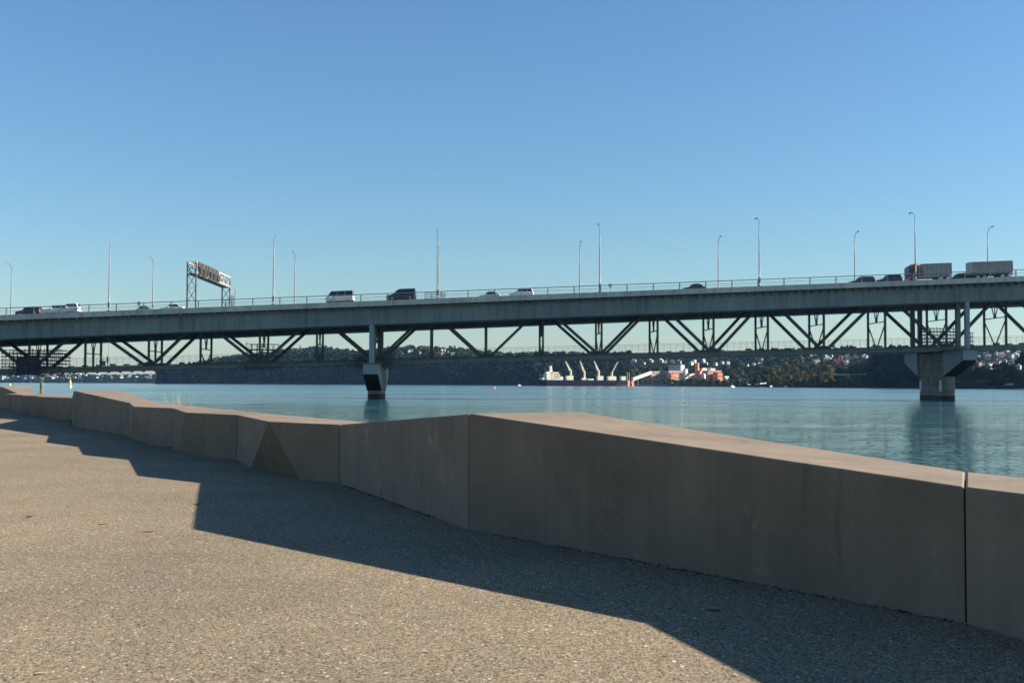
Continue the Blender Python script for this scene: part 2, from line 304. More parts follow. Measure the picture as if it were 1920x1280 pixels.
# ------------------------------------------------------------------ helpers
WM = {}
def xf(o):
    return WM.get(o.name, Matrix.Identity(4)) if o else Matrix.Identity(4)
def tag(o, label=None, cat=None, group=None, kind=None):
    if label: o['label'] = label
    if cat: o['category'] = cat
    if group: o['group'] = group
    if kind: o['kind'] = kind
    return o
def empty(name, loc=(0, 0, 0), rz=0, label=None, cat=None, group=None):
    o = bpy.data.objects.new(name, None); col.objects.link(o)
    o.location = loc; o.rotation_euler = (0, 0, rz); o.empty_display_size = .2
    WM[o.name] = Matrix.Translation(loc) @ Matrix.Rotation(rz, 4, 'Z')
    return tag(o, label, cat, group)
def children(o): return [c for c in bpy.data.objects if c.parent == o]
class MB:
    """collects shapes; build() links them as one mesh object.  Coordinates are those of the parent."""
    def __init__(self): self.v = []; self.f = []
    def add(self, vs, fs):
        k = len(self.v); self.v += [tuple(x) for x in vs]; self.f += [tuple(i + k for i in q) for q in fs]; return self
    def box(self, x0, x1, y0, y1, z0, z1):
        return self.add([(x0, y0, z0), (x1, y0, z0), (x1, y1, z0), (x0, y1, z0), (x0, y0, z1), (x1, y0, z1), (x1, y1, z1), (x0, y1, z1)],
                        [(3, 2, 1, 0), (4, 5, 6, 7), (0, 1, 5, 4), (1, 2, 6, 5), (2, 3, 7, 6), (3, 0, 4, 7)])
    def bar(self, p, q, w, h=None, upv=(0, 0, 1)):
        p = Vector(p); q = Vector(q); h = h or w
        d = (q - p).normalized(); u = Vector(upv)
        if abs(d.dot(u)) > .98: u = Vector((0, 1, 0))
        a = d.cross(u).normalized(); b = a.cross(d).normalized()
        vs = [e + a * sx * w / 2 + b * sz * h / 2 for e in (p, q) for sx, sz in ((-1, -1), (1, -1), (1, 1), (-1, 1))]
        return self.add(vs, [(0, 1, 2, 3), (7, 6, 5, 4), (0, 4, 5, 1), (1, 5, 6, 2), (2, 6, 7, 3), (3, 7, 4, 0)])
    def tube(self, pts, r, n=8, cap=True):
        pts = [Vector(p) for p in pts]; rs = r if isinstance(r, (list, tuple)) else [r] * len(pts)
        vs = []; 
        for i, p in enumerate(pts):
            d = (pts[min(i + 1, len(pts) - 1)] - pts[max(i - 1, 0)]).normalized()
            u = Vector((0, 0, 1)) if abs(d.z) < .9 else Vector((0, 1, 0))
            a = d.cross(u).normalized(); b = a.cross(d).normalized()
            vs += [p + (a * math.cos(2 * math.pi * k / n) + b * math.sin(2 * math.pi * k / n)) * rs[i] for k in range(n)]
        fs = [(i * n + k, i * n + (k + 1) % n, (i + 1) * n + (k + 1) % n, (i + 1) * n + k) for i in range(len(pts) - 1) for k in range(n)]
        if cap: fs += [tuple(range(n))[::-1], tuple((len(pts) - 1) * n + k for k in range(n))]
        return self.add(vs, fs)
    def prism(self, poly, f0, f1, inset=0.0):
        """poly: list of 2-D points; f0,f1 map (a,b)->3-D at each end"""
        n = len(poly)
        return self.add([f0(*p) for p in poly] + [f1(*p) for p in poly],
                        [tuple(range(n))[::-1], tuple(range(n, 2 * n))] + [(i, (i + 1) % n, n + (i + 1) % n, n + i) for i in range(n)])
    def loft(self, rings):
        n = len(rings[0]); vs = [p for r in rings for p in r]
        fs = [tuple(range(n))[::-1], tuple((len(rings) - 1) * n + k for k in range(n))]
        for i in range(len(rings) - 1):
            fs += [(i * n + k, i * n + (k + 1) % n, (i + 1) * n + (k + 1) % n, (i + 1) * n + k) for k in range(n)]
        return self.add(vs, fs)
    def build(self, name, m, parent=None, bevel=0, smooth=False, seg=2):
        me = bpy.data.meshes.new(name); me.from_pydata(self.v, [], self.f)
        bm = bmesh.new(); bm.from_mesh(me); bmesh.ops.recalc_face_normals(bm, faces=bm.faces); bm.to_mesh(me); bm.free()
        for mm in (m if isinstance(m, (list, tuple)) else [m]): me.materials.append(mm)
        if smooth: me.polygons.foreach_set('use_smooth', [True] * len(me.polygons))
        o = bpy.data.objects.new(name, me); col.objects.link(o)
        if parent: o.parent = parent
        if bevel:
            md = o.modifiers.new('bevel', 'BEVEL'); md.width = bevel; md.segments = seg; md.limit_method = 'ANGLE'; md.angle_limit = rad(25)
        return o
KIDS = {}
def copy_tree(o, parent=None, kids=None):
    c = o.copy(); col.objects.link(c); c.parent = parent
    for ch in [x for x in o.children]: copy_tree(ch, c)
    return c

# ------------------------------------------------------------------ ground
# front line of the block wall (world x, y), right to left
J = [(4.4, -5.6), (3.55, -2.3), (2.74, 1.0)]
jA = G(1812, 1167); jB = G(877.5, 991); jC = G(636.5, 905.5); jD = G(443.5, 862); jE = G(322, 838); jF = G(241, 817.5); jG = G(137, 800)
J += [tuple(p.xy) for p in (jA, jB, jC, jD, jE, jF, jG)]
J += [(-10.5, 27.2), (-12.2, 30.0), (-13.9, 32.9), (-15.5, 35.7), (-17.6, 39.2), (-19.5, 43.2), (-21.6, 46.6), (-23.9, 49.9), (-26.4, 53.0)]
def perp(i):
    a = Vector(J[max(i - 1, 0)]); b = Vector(J[min(i + 1, len(J) - 1)])
    d = (b - a).normalized(); return Vector((d.y, -d.x))      # pointing to the water side
# pavement
mb = MB(); front = [(x + perp(i).x * .25, y + perp(i).y * .25) for i, (x, y) in enumerate(J)]
vs = [(x, y, 0) for x, y in front] + [(-70, 60, 0), (-70, -30, 0), (6, -30, 0)]
mb.add(vs, [tuple(range(len(vs)))])
pav = mb.build('pavement', M_pave); tag(pav, kind='structure')
a = G(700, 1279); b_ = G(885, 1258); c_ = G(1100, 1241); d_ = G(1300, 1224); mb = MB(); pts = [a, b_, c_, d_]; vs = []
for i, p in enumerate(pts):
    q = (pts[min(i + 1, 3)] - pts[max(i - 1, 0)]).normalized(); o = Vector((-q.y, q.x, 0)) * .004; vs += [(p.x - o.x, p.y - o.y, .0015), (p.x + o.x, p.y + o.y, .0015)]
mb.add(vs, [(2 * i, 2 * i + 2, 2 * i + 3, 2 * i + 1) for i in range(3)])
tag(mb.build('pavement_joint', mat('joint_grit', (.22, .18, .125), .9, .4, 60)), kind='structure')
# embankment behind the wall
mb = MB(); rows = []
for off, z in ((.25, -.004), (1.1, -.02), (2.2, -.5), (3.4, -1.3), (5.5, -2.6), (8, -3.6)):
    r = []
    for i, (x, y) in enumerate(J):
        p = perp(i); jit = 0 if off < 1.5 else random.uniform(-.15, .15)
        r.append((x + p.x * off, y + p.y * off, z + jit))
    rows.append(r)
n = len(J); vs = [p for r in rows for p in r]
mb.add(vs, [(a * n + i, a * n + i + 1, (a + 1) * n + i + 1, (a + 1) * n + i) for a in range(len(rows) - 1) for i in range(n - 1)])
tag(mb.build('embankment', M_rock), kind='structure')
# water
mb = MB(); mb.add([(-8000, -60, WAT), (8000, -60, WAT), (8000, 8000, WAT), (-8000, 8000, WAT)], [(0, 1, 2, 3)])
tag(mb.build('water', M_water), kind='structure')

# ------------------------------------------------------------------ wall blocks
def block(name_label, base, top, tris, backL, backR, mi, group='concrete blocks of the seat wall', dark_face=None, gap=.003):
    """base/top: front points left->right ; tris: extra split; back points are 3-D top corners"""
    mb = MB()
    nb, ntp = len(base), len(top)
    vs = [Vector((p[0], p[1], -.06)) for p in base] + [Vector(p) for p in top] + [Vector(backL), Vector(backR), Vector((backL[0], backL[1], -.06)), Vector((backR[0], backR[1], -.06))]
    BL, BR, GL, GR = nb + ntp, nb + ntp + 1, nb + ntp + 2, nb + ntp + 3
    fs = [tuple(t) for t in tris]
    fs.append(tuple(range(nb, nb + ntp)) + (BR, BL))                 # top
    fs.append((0, nb, BL, GL)); fs.append((nb - 1, GR, BR, nb + ntp - 1))
    fs.append((GL, BL, BR, GR)); fs.append(tuple(range(nb))[::-1] + (GL, GR))
    mb.add(vs, fs)
    o = mb.build('concrete_block', [M_conc[mi % 3], M_facet], None, bevel=.009, seg=2)
    if dark_face is not None: o.data.polygons[dark_face].material_index = 1
    s0 = Vector((base[0][0], base[0][1], 0)); s1 = Vector((backL[0], backL[1], 0)); dd = (s1 - s0).normalized(); al = (Vector((base[-1][0], base[-1][1], 0)) - s0).normalized()
    q0 = s0 + dd * .05; q1 = s1 - dd * .05; hz_ = min(top[0][2], backL[2]) - .035
    MB().bar(q0 - al * gap + Vector((0, 0, hz_ / 2)), q1 - al * gap + Vector((0, 0, hz_ / 2)), 2 * gap - .0004, hz_).build('joint_seal', M_joint, o)
    return tag(o, name_label, 'wall block', group)
GAP = .003
def shift(p, q, d):     # move p towards q by d
    p = Vector(p); q = Vector(q); return p + (q - p).normalized() * d
def quad_block(label, bl, br, zl, zr, kl, kr, mi):
    """plain four-sided block; bl, br ground points left/right, kl, kr back top corners"""
    bl = Vector((bl[0], bl[1], 0)); br = Vector((br[0], br[1], 0))
    L = shift(bl, br, GAP); R = shift(br, bl, GAP)
    kl2 = shift(kl, kr, GAP); kr2 = shift(kr, kl, GAP)
    return block(label, [L, R], [(L.x, L.y, zl), (R.x, R.y, zr)], [(0, 1, 3, 2)], kl2, kr2, mi)
def facet_block(label, bl, br, apex, f1, f2, zl, zr, kl, kr, mi, dark_face=None):
    """block whose front corner is cut away below: apex (3-D) overhangs ground points at fractions f1, f2"""
    bl = Vector((bl[0], bl[1], 0)); br = Vector((br[0], br[1], 0))
    L = shift(bl, br, (GAP * 4)); R = shift(br, bl, (GAP * 4))
    ag = Vector((apex[0], apex[1], 0)); f1 = L.lerp(ag, f1); f2 = R.lerp(ag, f2)
    kl2 = shift(kl, kr, (GAP * 4)); kr2 = shift(kr, kl, (GAP * 4))
    # base: L f1 f2 R = 0..3 ; top: TL apex TR = 4,5,6
    return block(label, [L, f1, f2, R], [(L.x, L.y, zl), apex, (R.x, R.y, zr)],
                 [(0, 1, 5, 4), (1, 2, 5), (2, 3, 6, 5)], kl2, kr2, mi, dark_face=dark_face, gap=GAP * 4)
def V3(p, z): return Vector((p[0], p[1], z))
def backpt(i, wd, z):
    p = perp(i); return Vector((J[i][0] + p.x * wd, J[i][1] + p.y * wd, z))
zA = .514
kAB = Vector((2.04, 5.13, zA)); kBC = Vector((.45, 7.6, .715)); kCD = Vector((-1.14, 10.5, .527)); kDE = Vector((-2.77, 13.55, .527))
kEF = Vector((-4.27, 16.16, .545)); kFG = Vector((-5.97, 19.25, .56)); kGH = Vector((-8.1, 23.5, .744))
quad_block('concrete block of the seat wall behind the camera position', J[1], J[0], .53, .6, backpt(1, .55, .53), backpt(0, .6, .6), 0)
quad_block('concrete block at the right end of the wall turning towards the camera', J[2], J[1], .53, .53, backpt(2, .55, .53), backpt(1, .55, .53), 1)
quad_block('dark concrete block cut off by the right photo edge', J[3], J[2], zA, .53, kAB, backpt(2, .55, .53), 0)
quad_block('longest nearest concrete block, its sunlit top sloping down to the right', J[4], J[3], .715, zA, kBC, kAB, 1)
quad_block('concrete block rising to the right towards the wall peak, plain face', J[5], J[4], .527, .713, kCD, V3(kBC, .60), 2)
facet_block('concrete block with a large dark triangular facet, left of the rising block', J[6], J[5], Zp(504, 790, .527), .436, .50, .527, .527, kDE, kCD, 0, dark_face=1)
facet_block('faceted concrete block with pale left sliver, in front of the grass tuft', J[7], J[6], Zp(348, 773, .53), .36, .55, .546, .527, kEF, kDE, 1)
facet_block('short faceted concrete block just right of the far wedge block', J[8], J[7], Zp(250, 762, .54), .12, .5, .56, .546, kFG, kEF, 2)
quad_block('wedge block with tall left peak, beyond the faceted blocks', J[9], J[8], .73, .56, kGH, kFG, 0)
quad_block('concrete block seen edge on behind the far wedge peak', J[10], J[9], .53, .728, backpt(10, .6, .53), V3(kGH, .62), 1)
lab = ['small distant zigzag block nearest the far wedge peak', 'small distant zigzag block in the middle of three', 'small distant zigzag block beside the farthest wedge']
for k in range(3):
    i = 10 + k
    a = Vector(J[i]); b = Vector(J[i + 1]); d = (b - a).normalized(); o = -Vector((d.y, -d.x))
    ap = a + d * 2.5 + o * .42
    facet_block(lab[k], J[i + 1], J[i], (ap.x, ap.y, .535), .4, .5, .55, .53, backpt(i + 1, .55, .55), backpt(i, .55, .53), k)
quad_block('farthest wedge block at the left photo edge with pale top', J[14], J[13], .755, .55, backpt(14, .95, .755), backpt(13, .55, .55), 0)
quad_block('concrete block beyond the left photo edge, edge on', J[15], J[14], .53, .75, backpt(15, .6, .53), backpt(14, .95, .62), 1)
for k in (15, 16, 17):
    quad_block('plain concrete block of the wall outside the photo', J[k + 1], J[k], .53, .53, backpt(k + 1, .55, .53), backpt(k, .55, .53), k)
# moss and dirt in the crack along the wall foot
mb = MB()
for i in range(3, 14):
    a = Vector(J[i]); b = Vector(J[i + 1]); L = (b - a).length; o = -perp(i)
    for _ in range(int(L * 60)):
        t = random.random(); p = a.lerp(b, t) + o * random.uniform(-.01, .04); s = random.uniform(.003, .009)
        dens = mnoise.noise(Vector((p.x * 1.7, p.y * 1.7, 0)))
        if dens < -.12: continue
        ang = random.random() * 6.28
        ca, sa = math.cos(ang) * s, math.sin(ang) * s
        mb.add([(p.x + ca * 2, p.y + sa * 2, .001), (p.x - sa, p.y + ca, .001), (p.x - ca * 1.5, p.y - sa * 1.5, .001), (p.x + sa, p.y - ca, .001), (p.x, p.y, s * random.uniform(.4, 1.2))],
               [(0, 1, 4), (1, 2, 4), (2, 3, 4), (3, 0, 4)])
tag(mb.build('moss', M_moss), 'dirt and moss gathered along the wall foot', 'moss', kind='stuff')
# fallen leaves
def fallen_leaf(px, py, L, W, ang, m, label, curl=.35):
    p = G(px, py); mb = MB(); N = 9; vs = []
    for side in (1, -1):
        pass
    top = []; 
    for i in range(N):
        t = i / (N - 1); wd = W * math.sin(math.pi * min(1, t ** .8)) * .5 + .0006
        zc = curl * L * (t - .45) ** 2
        x = (t - .5) * L
        for k, sd in enumerate((-1, 0, 1)):
            top.append((x, sd * wd, zc + abs(sd) * wd * .45 + .002))
    fs = [(i * 3 + k, (i + 1) * 3 + k, (i + 1) * 3 + k + 1, i * 3 + k + 1) for i in range(N - 1) for k in range(2)]
    c, s = math.cos(ang), math.sin(ang)
    mb.add([(x * c - y * s, x * s + y * c, z) for x, y, z in top], fs)
    mb.tube([(-.5 * L * c, -.5 * L * s, curl * L * .2 + .002), (-.72 * L * c, -.72 * L * s, curl * L * .3 + .004)], .0011, 5)
    o = mb.build('fallen_leaf', m, None); o.location = p
    sd = o.modifiers.new('thick', 'SOLIDIFY'); sd.thickness = .0008
    return tag(o, label, 'leaf', 'fallen leaves on the pavement')
fallen_leaf(55, 970, .055, .03, .4, M_leafk, 'dark curled leaf on sunlit asphalt near the left photo edge', 1.2)
fallen_leaf(195, 983, .07, .024, .2, M_leafb, 'small orange leaf on sunlit asphalt, left of the long thin leaf', .5)
fallen_leaf(280, 997, .13, .022, -.15, M_leafb, 'long thin tan leaf on sunlit asphalt left of the shadow tip', .3)
fallen_leaf(80, 1263, .035, .014, .8, M_leafd, 'small brown leaf on sunlit asphalt near the bottom left corner', .5)
fallen_leaf(1341, 1144, .062, .034, -.4, M_leafd, 'brown leaf lying alone in the shadow of the nearest block', .5)
fallen_leaf(1268, 1067, .085, .025, -.45, M_leafd, 'olive brown leaf tucked against the foot of the nearest block', .3)
fallen_leaf(1738, 1156, .06, .02, -.6, M_leafb, 'orange leaf at the wall foot beside the right hand block joint', .3)
fallen_leaf(370, 946, .07, .02, .1, M_leafk, 'dark twig like leaf on the left edge of the wall shadow', .6)

# ------------------------------------------------------------------ plants behind the wall
def blades(name, base, h, n, spread, m, label, width=.012, lean=.35, cat='plant', seedheads=False):
    root = empty(name, base, 0, label, cat)
    mb = MB(); r = random.Random(n)
    for k in range(n):
        a = r.random() * 6.28; rr = spread * math.sqrt(r.random()); hh = h * r.uniform(.6, 1.0)
        x, y = rr * math.cos(a), rr * math.sin(a); le = r.uniform(.02, lean) * hh; b = r.random() * 6.28
        pts = []
        for i in range(5):
            t = i / 4
            pts.append(Vector((x + le * t * t * math.cos(b), y + le * t * t * math.sin(b), hh * (t - .12 * t * t * lean))))
        d = Vector((math.cos(b + 1.57), math.sin(b + 1.57), 0)); dd = Vector((math.cos(b), math.sin(b), 0))
        vs = []
        for i, p in enumerate(pts):
            wd = width * (1 - (i / 4) ** 1.5) + .001
            vs += [p - d * wd, p + dd * wd * .4, p + d * wd]
        mb.add(vs, [(i * 3 + q, i * 3 + q + 1, i * 3 + q + 4, i * 3 + q + 3) for i in range(4) for q in (0, 1)])
    mb.build('leaves', m, root)
    return root
p = Zp(336, 742, .3); pv = P(336, 750, 19.5)
blades('grass_tuft', (pv.x, pv.y, -.25), pv.z + .25 + .28, 75, .17, M_blades, 'tuft of dry grass blades standing up behind the faceted blocks', .006, .5, 'grass tuft')
pv = P(77, 720, 37.5)
blades('flax_clump', (pv.x, pv.y, -.3), zat(77, 704, 37.5) + .3, 46, .045, M_flax, 'narrow yellow green flax clump behind the distant zigzag blocks', .028, .05, 'flax plant')

# ------------------------------------------------------------------ bridge frame
Y0 = 194.0; TH = rad(2.5); cT, sT = math.cos(TH), math.sin(TH)
def bl(s, t, z):            # bridge coordinates (along, across, above water) -> world
    return Vector((s * cT - t * sT, Y0 + s * sT + t * cT, WAT + z))
def s_of(px, t, py=650):
    d = ray(px, py); mm = d.x / d.y
    return (mm * (Y0 + t * cT) + t * sT) / (cT - mm * sT)
def z_of(px, py, t):
    s = s_of(px, t, py); q = bl(s, t, 0); return s, zat(px, py, q.y) - WAT
def fit(pts, t, deg):
    a = [z_of(x, y, t) for x, y in pts]; return np.poly1d(np.polyfit([q[0] for q in a], [q[1] for q in a], deg))
ZD = fit([(0, 590.5), (480, 571.5), (960, 554.5), (1440, 535), (1920, 517.5)], 0, 2)
TN, TF = 10.0, 18.7
ZB = fit([(0, 696), (220, 691.5), (480, 683.5), (667, 680), (960, 671), (1440, 662), (1680, 655), (1920, 650.5)], TN, 2)
def zd(s): return float(ZD(s))
def zb(s): return float(ZB(s))
bridge = empty('road_bridge', (0, Y0, WAT), TH, 'long grey steel truss road bridge with box girder lanes crossing the harbour', 'bridge')
S0, S1 = -150, 150
SS = [S0 + i * 5 for i in range(int((S1 - S0) / 5) + 1)]
def sweep(sec):   # sec(s) -> list of (t,z) ; loft along the bridge
    m = MB(); m.loft([[(s, t, z) for t, z in sec(s)] for s in SS]); return m
WI = 1.7          # cantilever overhang
sweep(lambda s: [(0, zd(s)), (0, zd(s) - .9), (.35, zd(s) - .95), (.35, zd(s))]).build('edge_beam', M_edge, bridge)
sweep(lambda s: [(28.65, zd(s)), (28.65, zd(s) - .95), (29, zd(s) - .9), (29, zd(s))]).build('edge_beam', M_edge, bridge)
sweep(lambda s: [(.352, zd(s) - .05), (.352, zd(s) - .5), (WI, zd(s) - 1.0), (8.8, zd(s) - .9), (8.8, zd(s) - .05)]).build('deck_slab', M_road, bridge)
sweep(lambda s: [(20.2, zd(s) - .05), (20.2, zd(s) - .9), (27.3, zd(s) - 1.0), (28.648, zd(s) - .5), (28.648, zd(s) - .05)]).build('deck_slab', M_road, bridge)
sweep(lambda s: [(9.0, zd(s) - .05), (9.0, zd(s) - .7), (20, zd(s) - .7), (20, zd(s) - .05)]).build('deck_slab', M_road, bridge)
g = sweep(lambda s: [(WI, zd(s) - 1.003), (WI + .08, zd(s) - 3.95), (7.2, zd(s) - 3.95), (7.2, zd(s) - .905)])
s = S0 + 1
while s < S1:          # cantilever ribs on the outer web
    g.add([(s - .05, WI + .02, zd(s) - 1.02), (s + .05, WI + .02, zd(s) - 1.02), (s + .05, .45, zd(s) - .62), (s - .05, .45, zd(s) - .62),
           (s - .05, WI + .03, zd(s) - 1.75), (s + .05, WI + .03, zd(s) - 1.75), (s + .05, .45, zd(s) - .8), (s - .05, .45, zd(s) - .8)],
          [(0, 1, 2, 3), (4, 7, 6, 5), (0, 4, 5, 1), (1, 5, 6, 2), (2, 6, 7, 3), (3, 7, 4, 0)])
    s += 1.45
g.build('box_girder', M_steel, bridge)
sweep(lambda s: [(21.8, zd(s) - .905), (21.8, zd(s) - 4.1), (27.3, zd(s) - 4.1), (27.3, zd(s) - 1.003)]).build('box_girder', M_steel, bridge)

# truss: panel points (near truss pixel positions, odd = top nodes)
px_nodes = [-160, -52, 55, 160, 279, 376, 487, 594, 703, 808, 912, 1018, 1128, 1233, 1338, 1440, 1545, 1660, 1775, 1887, 2000, 2110]
snode = [s_of(x, TN, 665) for x in px_nodes]
for k in range(1, 3):
    snode = [snode[0] - 10.5] + snode + [snode[-1] + 11]
first_bottom = 0   # index parity: bottom nodes
# px 55 (index 2) is a bottom node; after two prepends index = 4 -> even
def ztop(s): return zd(s) - 1.35
for t in (TN, TF):
    mm = MB(); mm.loft([[(s, t - .3, ztop(s) - .45), (s, t + .3, ztop(s) - .45), (s, t + .3, ztop(s) + .45), (s, t - .3, ztop(s) + .45)] for s in SS]); mm.build('top_chord', M_truss, bridge)
    mm = MB(); mm.loft([[(s, t - .32, zb(s) - .40), (s, t + .32, zb(s) - .40), (s, t + .32, zb(s) + .40), (s, t - .32, zb(s) + .40)] for s in SS])
    for s in np.arange(S0 + 1, S1 - 1, 2.1): mm.box(s - .18, s + .18, t - .2, t + .2, zb(s) - .62, zb(s) - .41)
    mm.build('bottom_chord', M_chord_lit, bridge)
    for i, s in enumerate(snode):
        if i % 2 == 0:
            for dj in (-1, 1):
                if 0 <= i + dj < len(snode):
                    q = snode[i + dj]; w = .62 if 5 <= i else .62
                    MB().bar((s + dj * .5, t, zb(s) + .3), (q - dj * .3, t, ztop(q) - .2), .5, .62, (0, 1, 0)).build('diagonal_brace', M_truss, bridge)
            gp = MB()          # gusset plate
            z0 = zb(s)
            gp.prism([(-1.0, .38), (1.0, .38), (.55, 1.0), (-.55, 1.0)], lambda a, b: (s + a, t - .27, z0 + b), lambda a, b: (s + a, t + .27, z0 + b))
            gp.build('gusset_plate', M_truss, bridge)
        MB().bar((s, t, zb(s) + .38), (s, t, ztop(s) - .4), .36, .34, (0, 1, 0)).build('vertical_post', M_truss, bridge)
# sway bracing between the two trusses, floor beams
for s in snode:
    sb = MB(); zt = zd(s) - 3.2; zk = zd(s) - 6.6; tc = (TN + TF) / 2; zb0 = zb(s) + .4
    zk = max(zk, zb0 + 1.3)
    for tt in (tc - 1.9, tc, tc + 1.9): sb.bar((s, tt, zt), (s, tc + (tt - tc) * .08, zk + .1), .14)
    sb.box(s - .12, s + .12, tc - .35, tc + .35, zk - .05, zk + .5)
    sb.bar((s, TN + .2, zk), (s, TF - .2, zk), .16)
    if zk - zb0 > 2.7:
        sb.bar((s, TN + .3, zk - .7), (s, tc - .1, zb0), .17); sb.bar((s, TF - .3, zk - .7), (s, tc + .1, zb0), .17)
    else:
        sb.box(s - .12, s + .12, tc - .3, tc + .3, zb0 - .3, zk)
    sb.build('sway_brace', M_truss, bridge)
    MB().box(s - .25, s + .25, 8.9, 20.1, zd(s) - 3.3, zd(s) - .75).build('floor_beam', M_truss, bridge)
    MB().box(s - .15, s + .15, TN + .33, TF - .33, zb(s) - .25, zb(s) + .2).build('cross_tie', M_truss, bridge)
# inspection walkway on the bottom chord with its railing
wk = MB(); wk.loft([[(s, TN - 1.6, zb(s) + .42), (s, TN - .35, zb(s) + .42), (s, TN - .35, zb(s) + .5), (s, TN - 1.6, zb(s) + .5)] for s in SS])
r_ = random.Random(4)
for s in np.arange(S0 + 1, S1 - 1, 2.4):
    if r_.random() < .75: wk.box(s - .38, s + .38, TN - 1.55, TN - .4, zb(s) + .501, zb(s) + .501 + r_.uniform(.16, .32))
wk.build('walkway', M_truss, bridge)
wr = MB()
for zz, th in ((.55, .03), (.85, .03), (1.2, .045), (1.5, .045)):
    for i in range(len(SS) - 1): wr.bar((SS[i], TN - 1.62, zb(SS[i]) + .45 + zz), (SS[i + 1], TN - 1.62, zb(SS[i + 1]) + .45 + zz), th)
for s in np.arange(S0 + .5, S1, 1.15): wr.bar((s, TN - 1.62, zb(s) + .5), (s, TN - 1.62, zb(s) + 1.98), .035)
wr.build('walkway_railing', M_truss, bridge)
# parapet railings
for t, full in ((.18, True), (28.82, False)):
    rl = MB()
    for i in range(len(SS) - 1):
        a, b = SS[i], SS[i + 1]
        for zz, th in ((1.13, .13), (.62, .06), (.3, .04)):
            rl.bar((a, t, zd(a) + zz), (b, t, zd(b) + zz), th)
    ro = rl.build('railing', M_rail, bridge)
    pst = MB()
    ss = s_of(1124.5, .18) % 4.55
    xs = np.arange(S0 + ss, S1, 4.55)
    for s in xs:
        pm = MB().bar((s, t, zd(s) + .002), (s, t, zd(s) + 1.06), .16, .14, (0, 1, 0))
        if full: pm.build('railing_post', M_rail, ro)
        else: pst.add(pm.v, pm.f)
    if not full: pst.build('railing_post', M_rail, ro)
# piers
def pier(sp, off):
    top = zb(sp) - .75
    pm = MB()
    hw, t0, t1 = 1.22, 9.3, 21.0
    def ring(z, g=0): return [(sp - hw - g, t0 + .9 - g, z), (sp - .5 - g * .5, t0 - g, z), (sp + .5 + g * .5, t0 - g, z), (sp + hw + g, t0 + .9 - g, z), (sp + hw + g, t1 - .9 + g, z), (sp + .5, t1 + g, z), (sp - .5, t1 + g, z), (sp - hw - g, t1 - .9 + g, z)]
    pm.loft([ring(-6), ring(top)]) 
    for zz in np.arange(1.6, top, 1.45):      # pour joints
        pass
    po = pm.build('pier', M_pier, bridge)
    MB().loft([ring(-1, .03), ring(.75 + .1, .03)]).build('tide_band', M_tide, po)
    # steel cantilever brackets on both ends
    for sg, tE, tI in ((1, 1.0, 9.25), (-1, 27.4, 21.05)):
        zt = zb(sp) - .5
        prof = [(tE, zt), (tE, zt - 1.75), (tI, zt - 4.55), (tI, zt)]
        b = MB(); hb = 1.3
        b.loft([[(sp + sd * hb, t, z) for t, z in prof] for sd in (-1, 1)])
        bo = b.build('cantilever_bracket', M_bracket, po, bevel=.03)
        d_ = Vector((tI - tE, -2.8)).normalized(); n_ = Vector((d_.y, -d_.x)) * (1 if sg > 0 else -1); n_ = n_ if n_.y < 0 else -n_
        a_, b_ = Vector((tE, zt - 1.75)), Vector((tI, zt - 4.55))
        MB().loft([[(sp + sd * 1.27, q.x, q.y) for q in (a_ + n_ * .004 + d_ * .03, b_ + n_ * .004, b_ + n_ * .03, a_ + n_ * .03 + d_ * .03)] for sd in (-1, 1)]).build('soffit_shade_plate', M_soffit_shade, bo)  # thin sheet added to carry the painted shade under the bracket
        MB().box(sp - 1.75, sp + 1.75, min(tE, tI) - .3, max(tE, tI) + .2, zt + .003, zt + .16).build('bracket_deck', M_truss, bo)
        for tc_ in ((tE + 1.2, tE + 4.9) if sg > 0 else (tE - 1.0, tE - 4.6)):
            c = MB(); c.box(sp - .38, sp + .38, tc_ - .38, tc_ + .38, zt + .163, zd(sp) - (3.955 if sg > 0 else 4.105))
            c.build('column', M_bracket if (sg > 0 and abs(tc_ - tE) < 2) else M_steel, po, bevel=.03)
    MB().box(sp - 1.6, sp + 1.6, 9.0, 21.2, top + .003, top + .25).build('bearing_cap', M_tide, po)
    for tt in (t0 + 1.35, t1 - 1.35):
        MB().box(sp - hw - .06, sp - hw - .003, tt - .42, tt + .42, 1.6, 3.6).build('gauge_board', M_white, po)
    return po
SPL = s_of(696.5, 2.2, 650); SPR = s_of(1813.5, 2.2, 650)
pier(SPL, 0); pier(SPR, 0)

# ------------------------------------------------------------------ street lamps
def lamp_proto(sign):
    root = empty('street_lamp')
    H = 12.1
    m1 = MB(); m1.tube([(0, 0, 0), (0, 0, .02), (0, 0, 3.2), (0, 0, 8), (0, 0, H - 1.3)], [.16, .14, .12, .09, .065], 10)
    m1.box(-.24, .24, -.2, .2, 0, .12)
    pts = [(0, 0, H - 1.32)]
    for k in range(1, 8):
        a = k / 7 * math.pi / 2
        pts.append((0, sign * 1.9 * (1 - math.cos(a)), H - 1.32 + 1.25 * math.sin(a)))
    po = m1.build('pole', M_galv, root, smooth=True)
    MB().tube(pts, .055, 8).build('lamp_arm', M_galv, root, smooth=True)
    h = MB(); y0 = sign * 1.8; y1 = sign * 2.55
    h.loft([[(-.1, y0, H - .12), (.1, y0, H - .12), (.1, y0, H + .02), (-.1, y0, H + .02)], [(-.17, (y0 + y1) / 2, H - .16), (.17, (y0 + y1) / 2, H - .16), (.14, (y0 + y1) / 2, H + .05), (-.14, (y0 + y1) / 2, H + .05)], [(-.1, y1, H - .12), (.1, y1, H - .12), (.08, y1, H), (-.08, y1, H)]])
    h.build('lamp_head', M_galv, root, bevel=.02)
    d = MB(); d.box(-.16, .16, -.19 * 1, .19, .6, 1.5); d.build('access_box', M_rail, root)
    return root
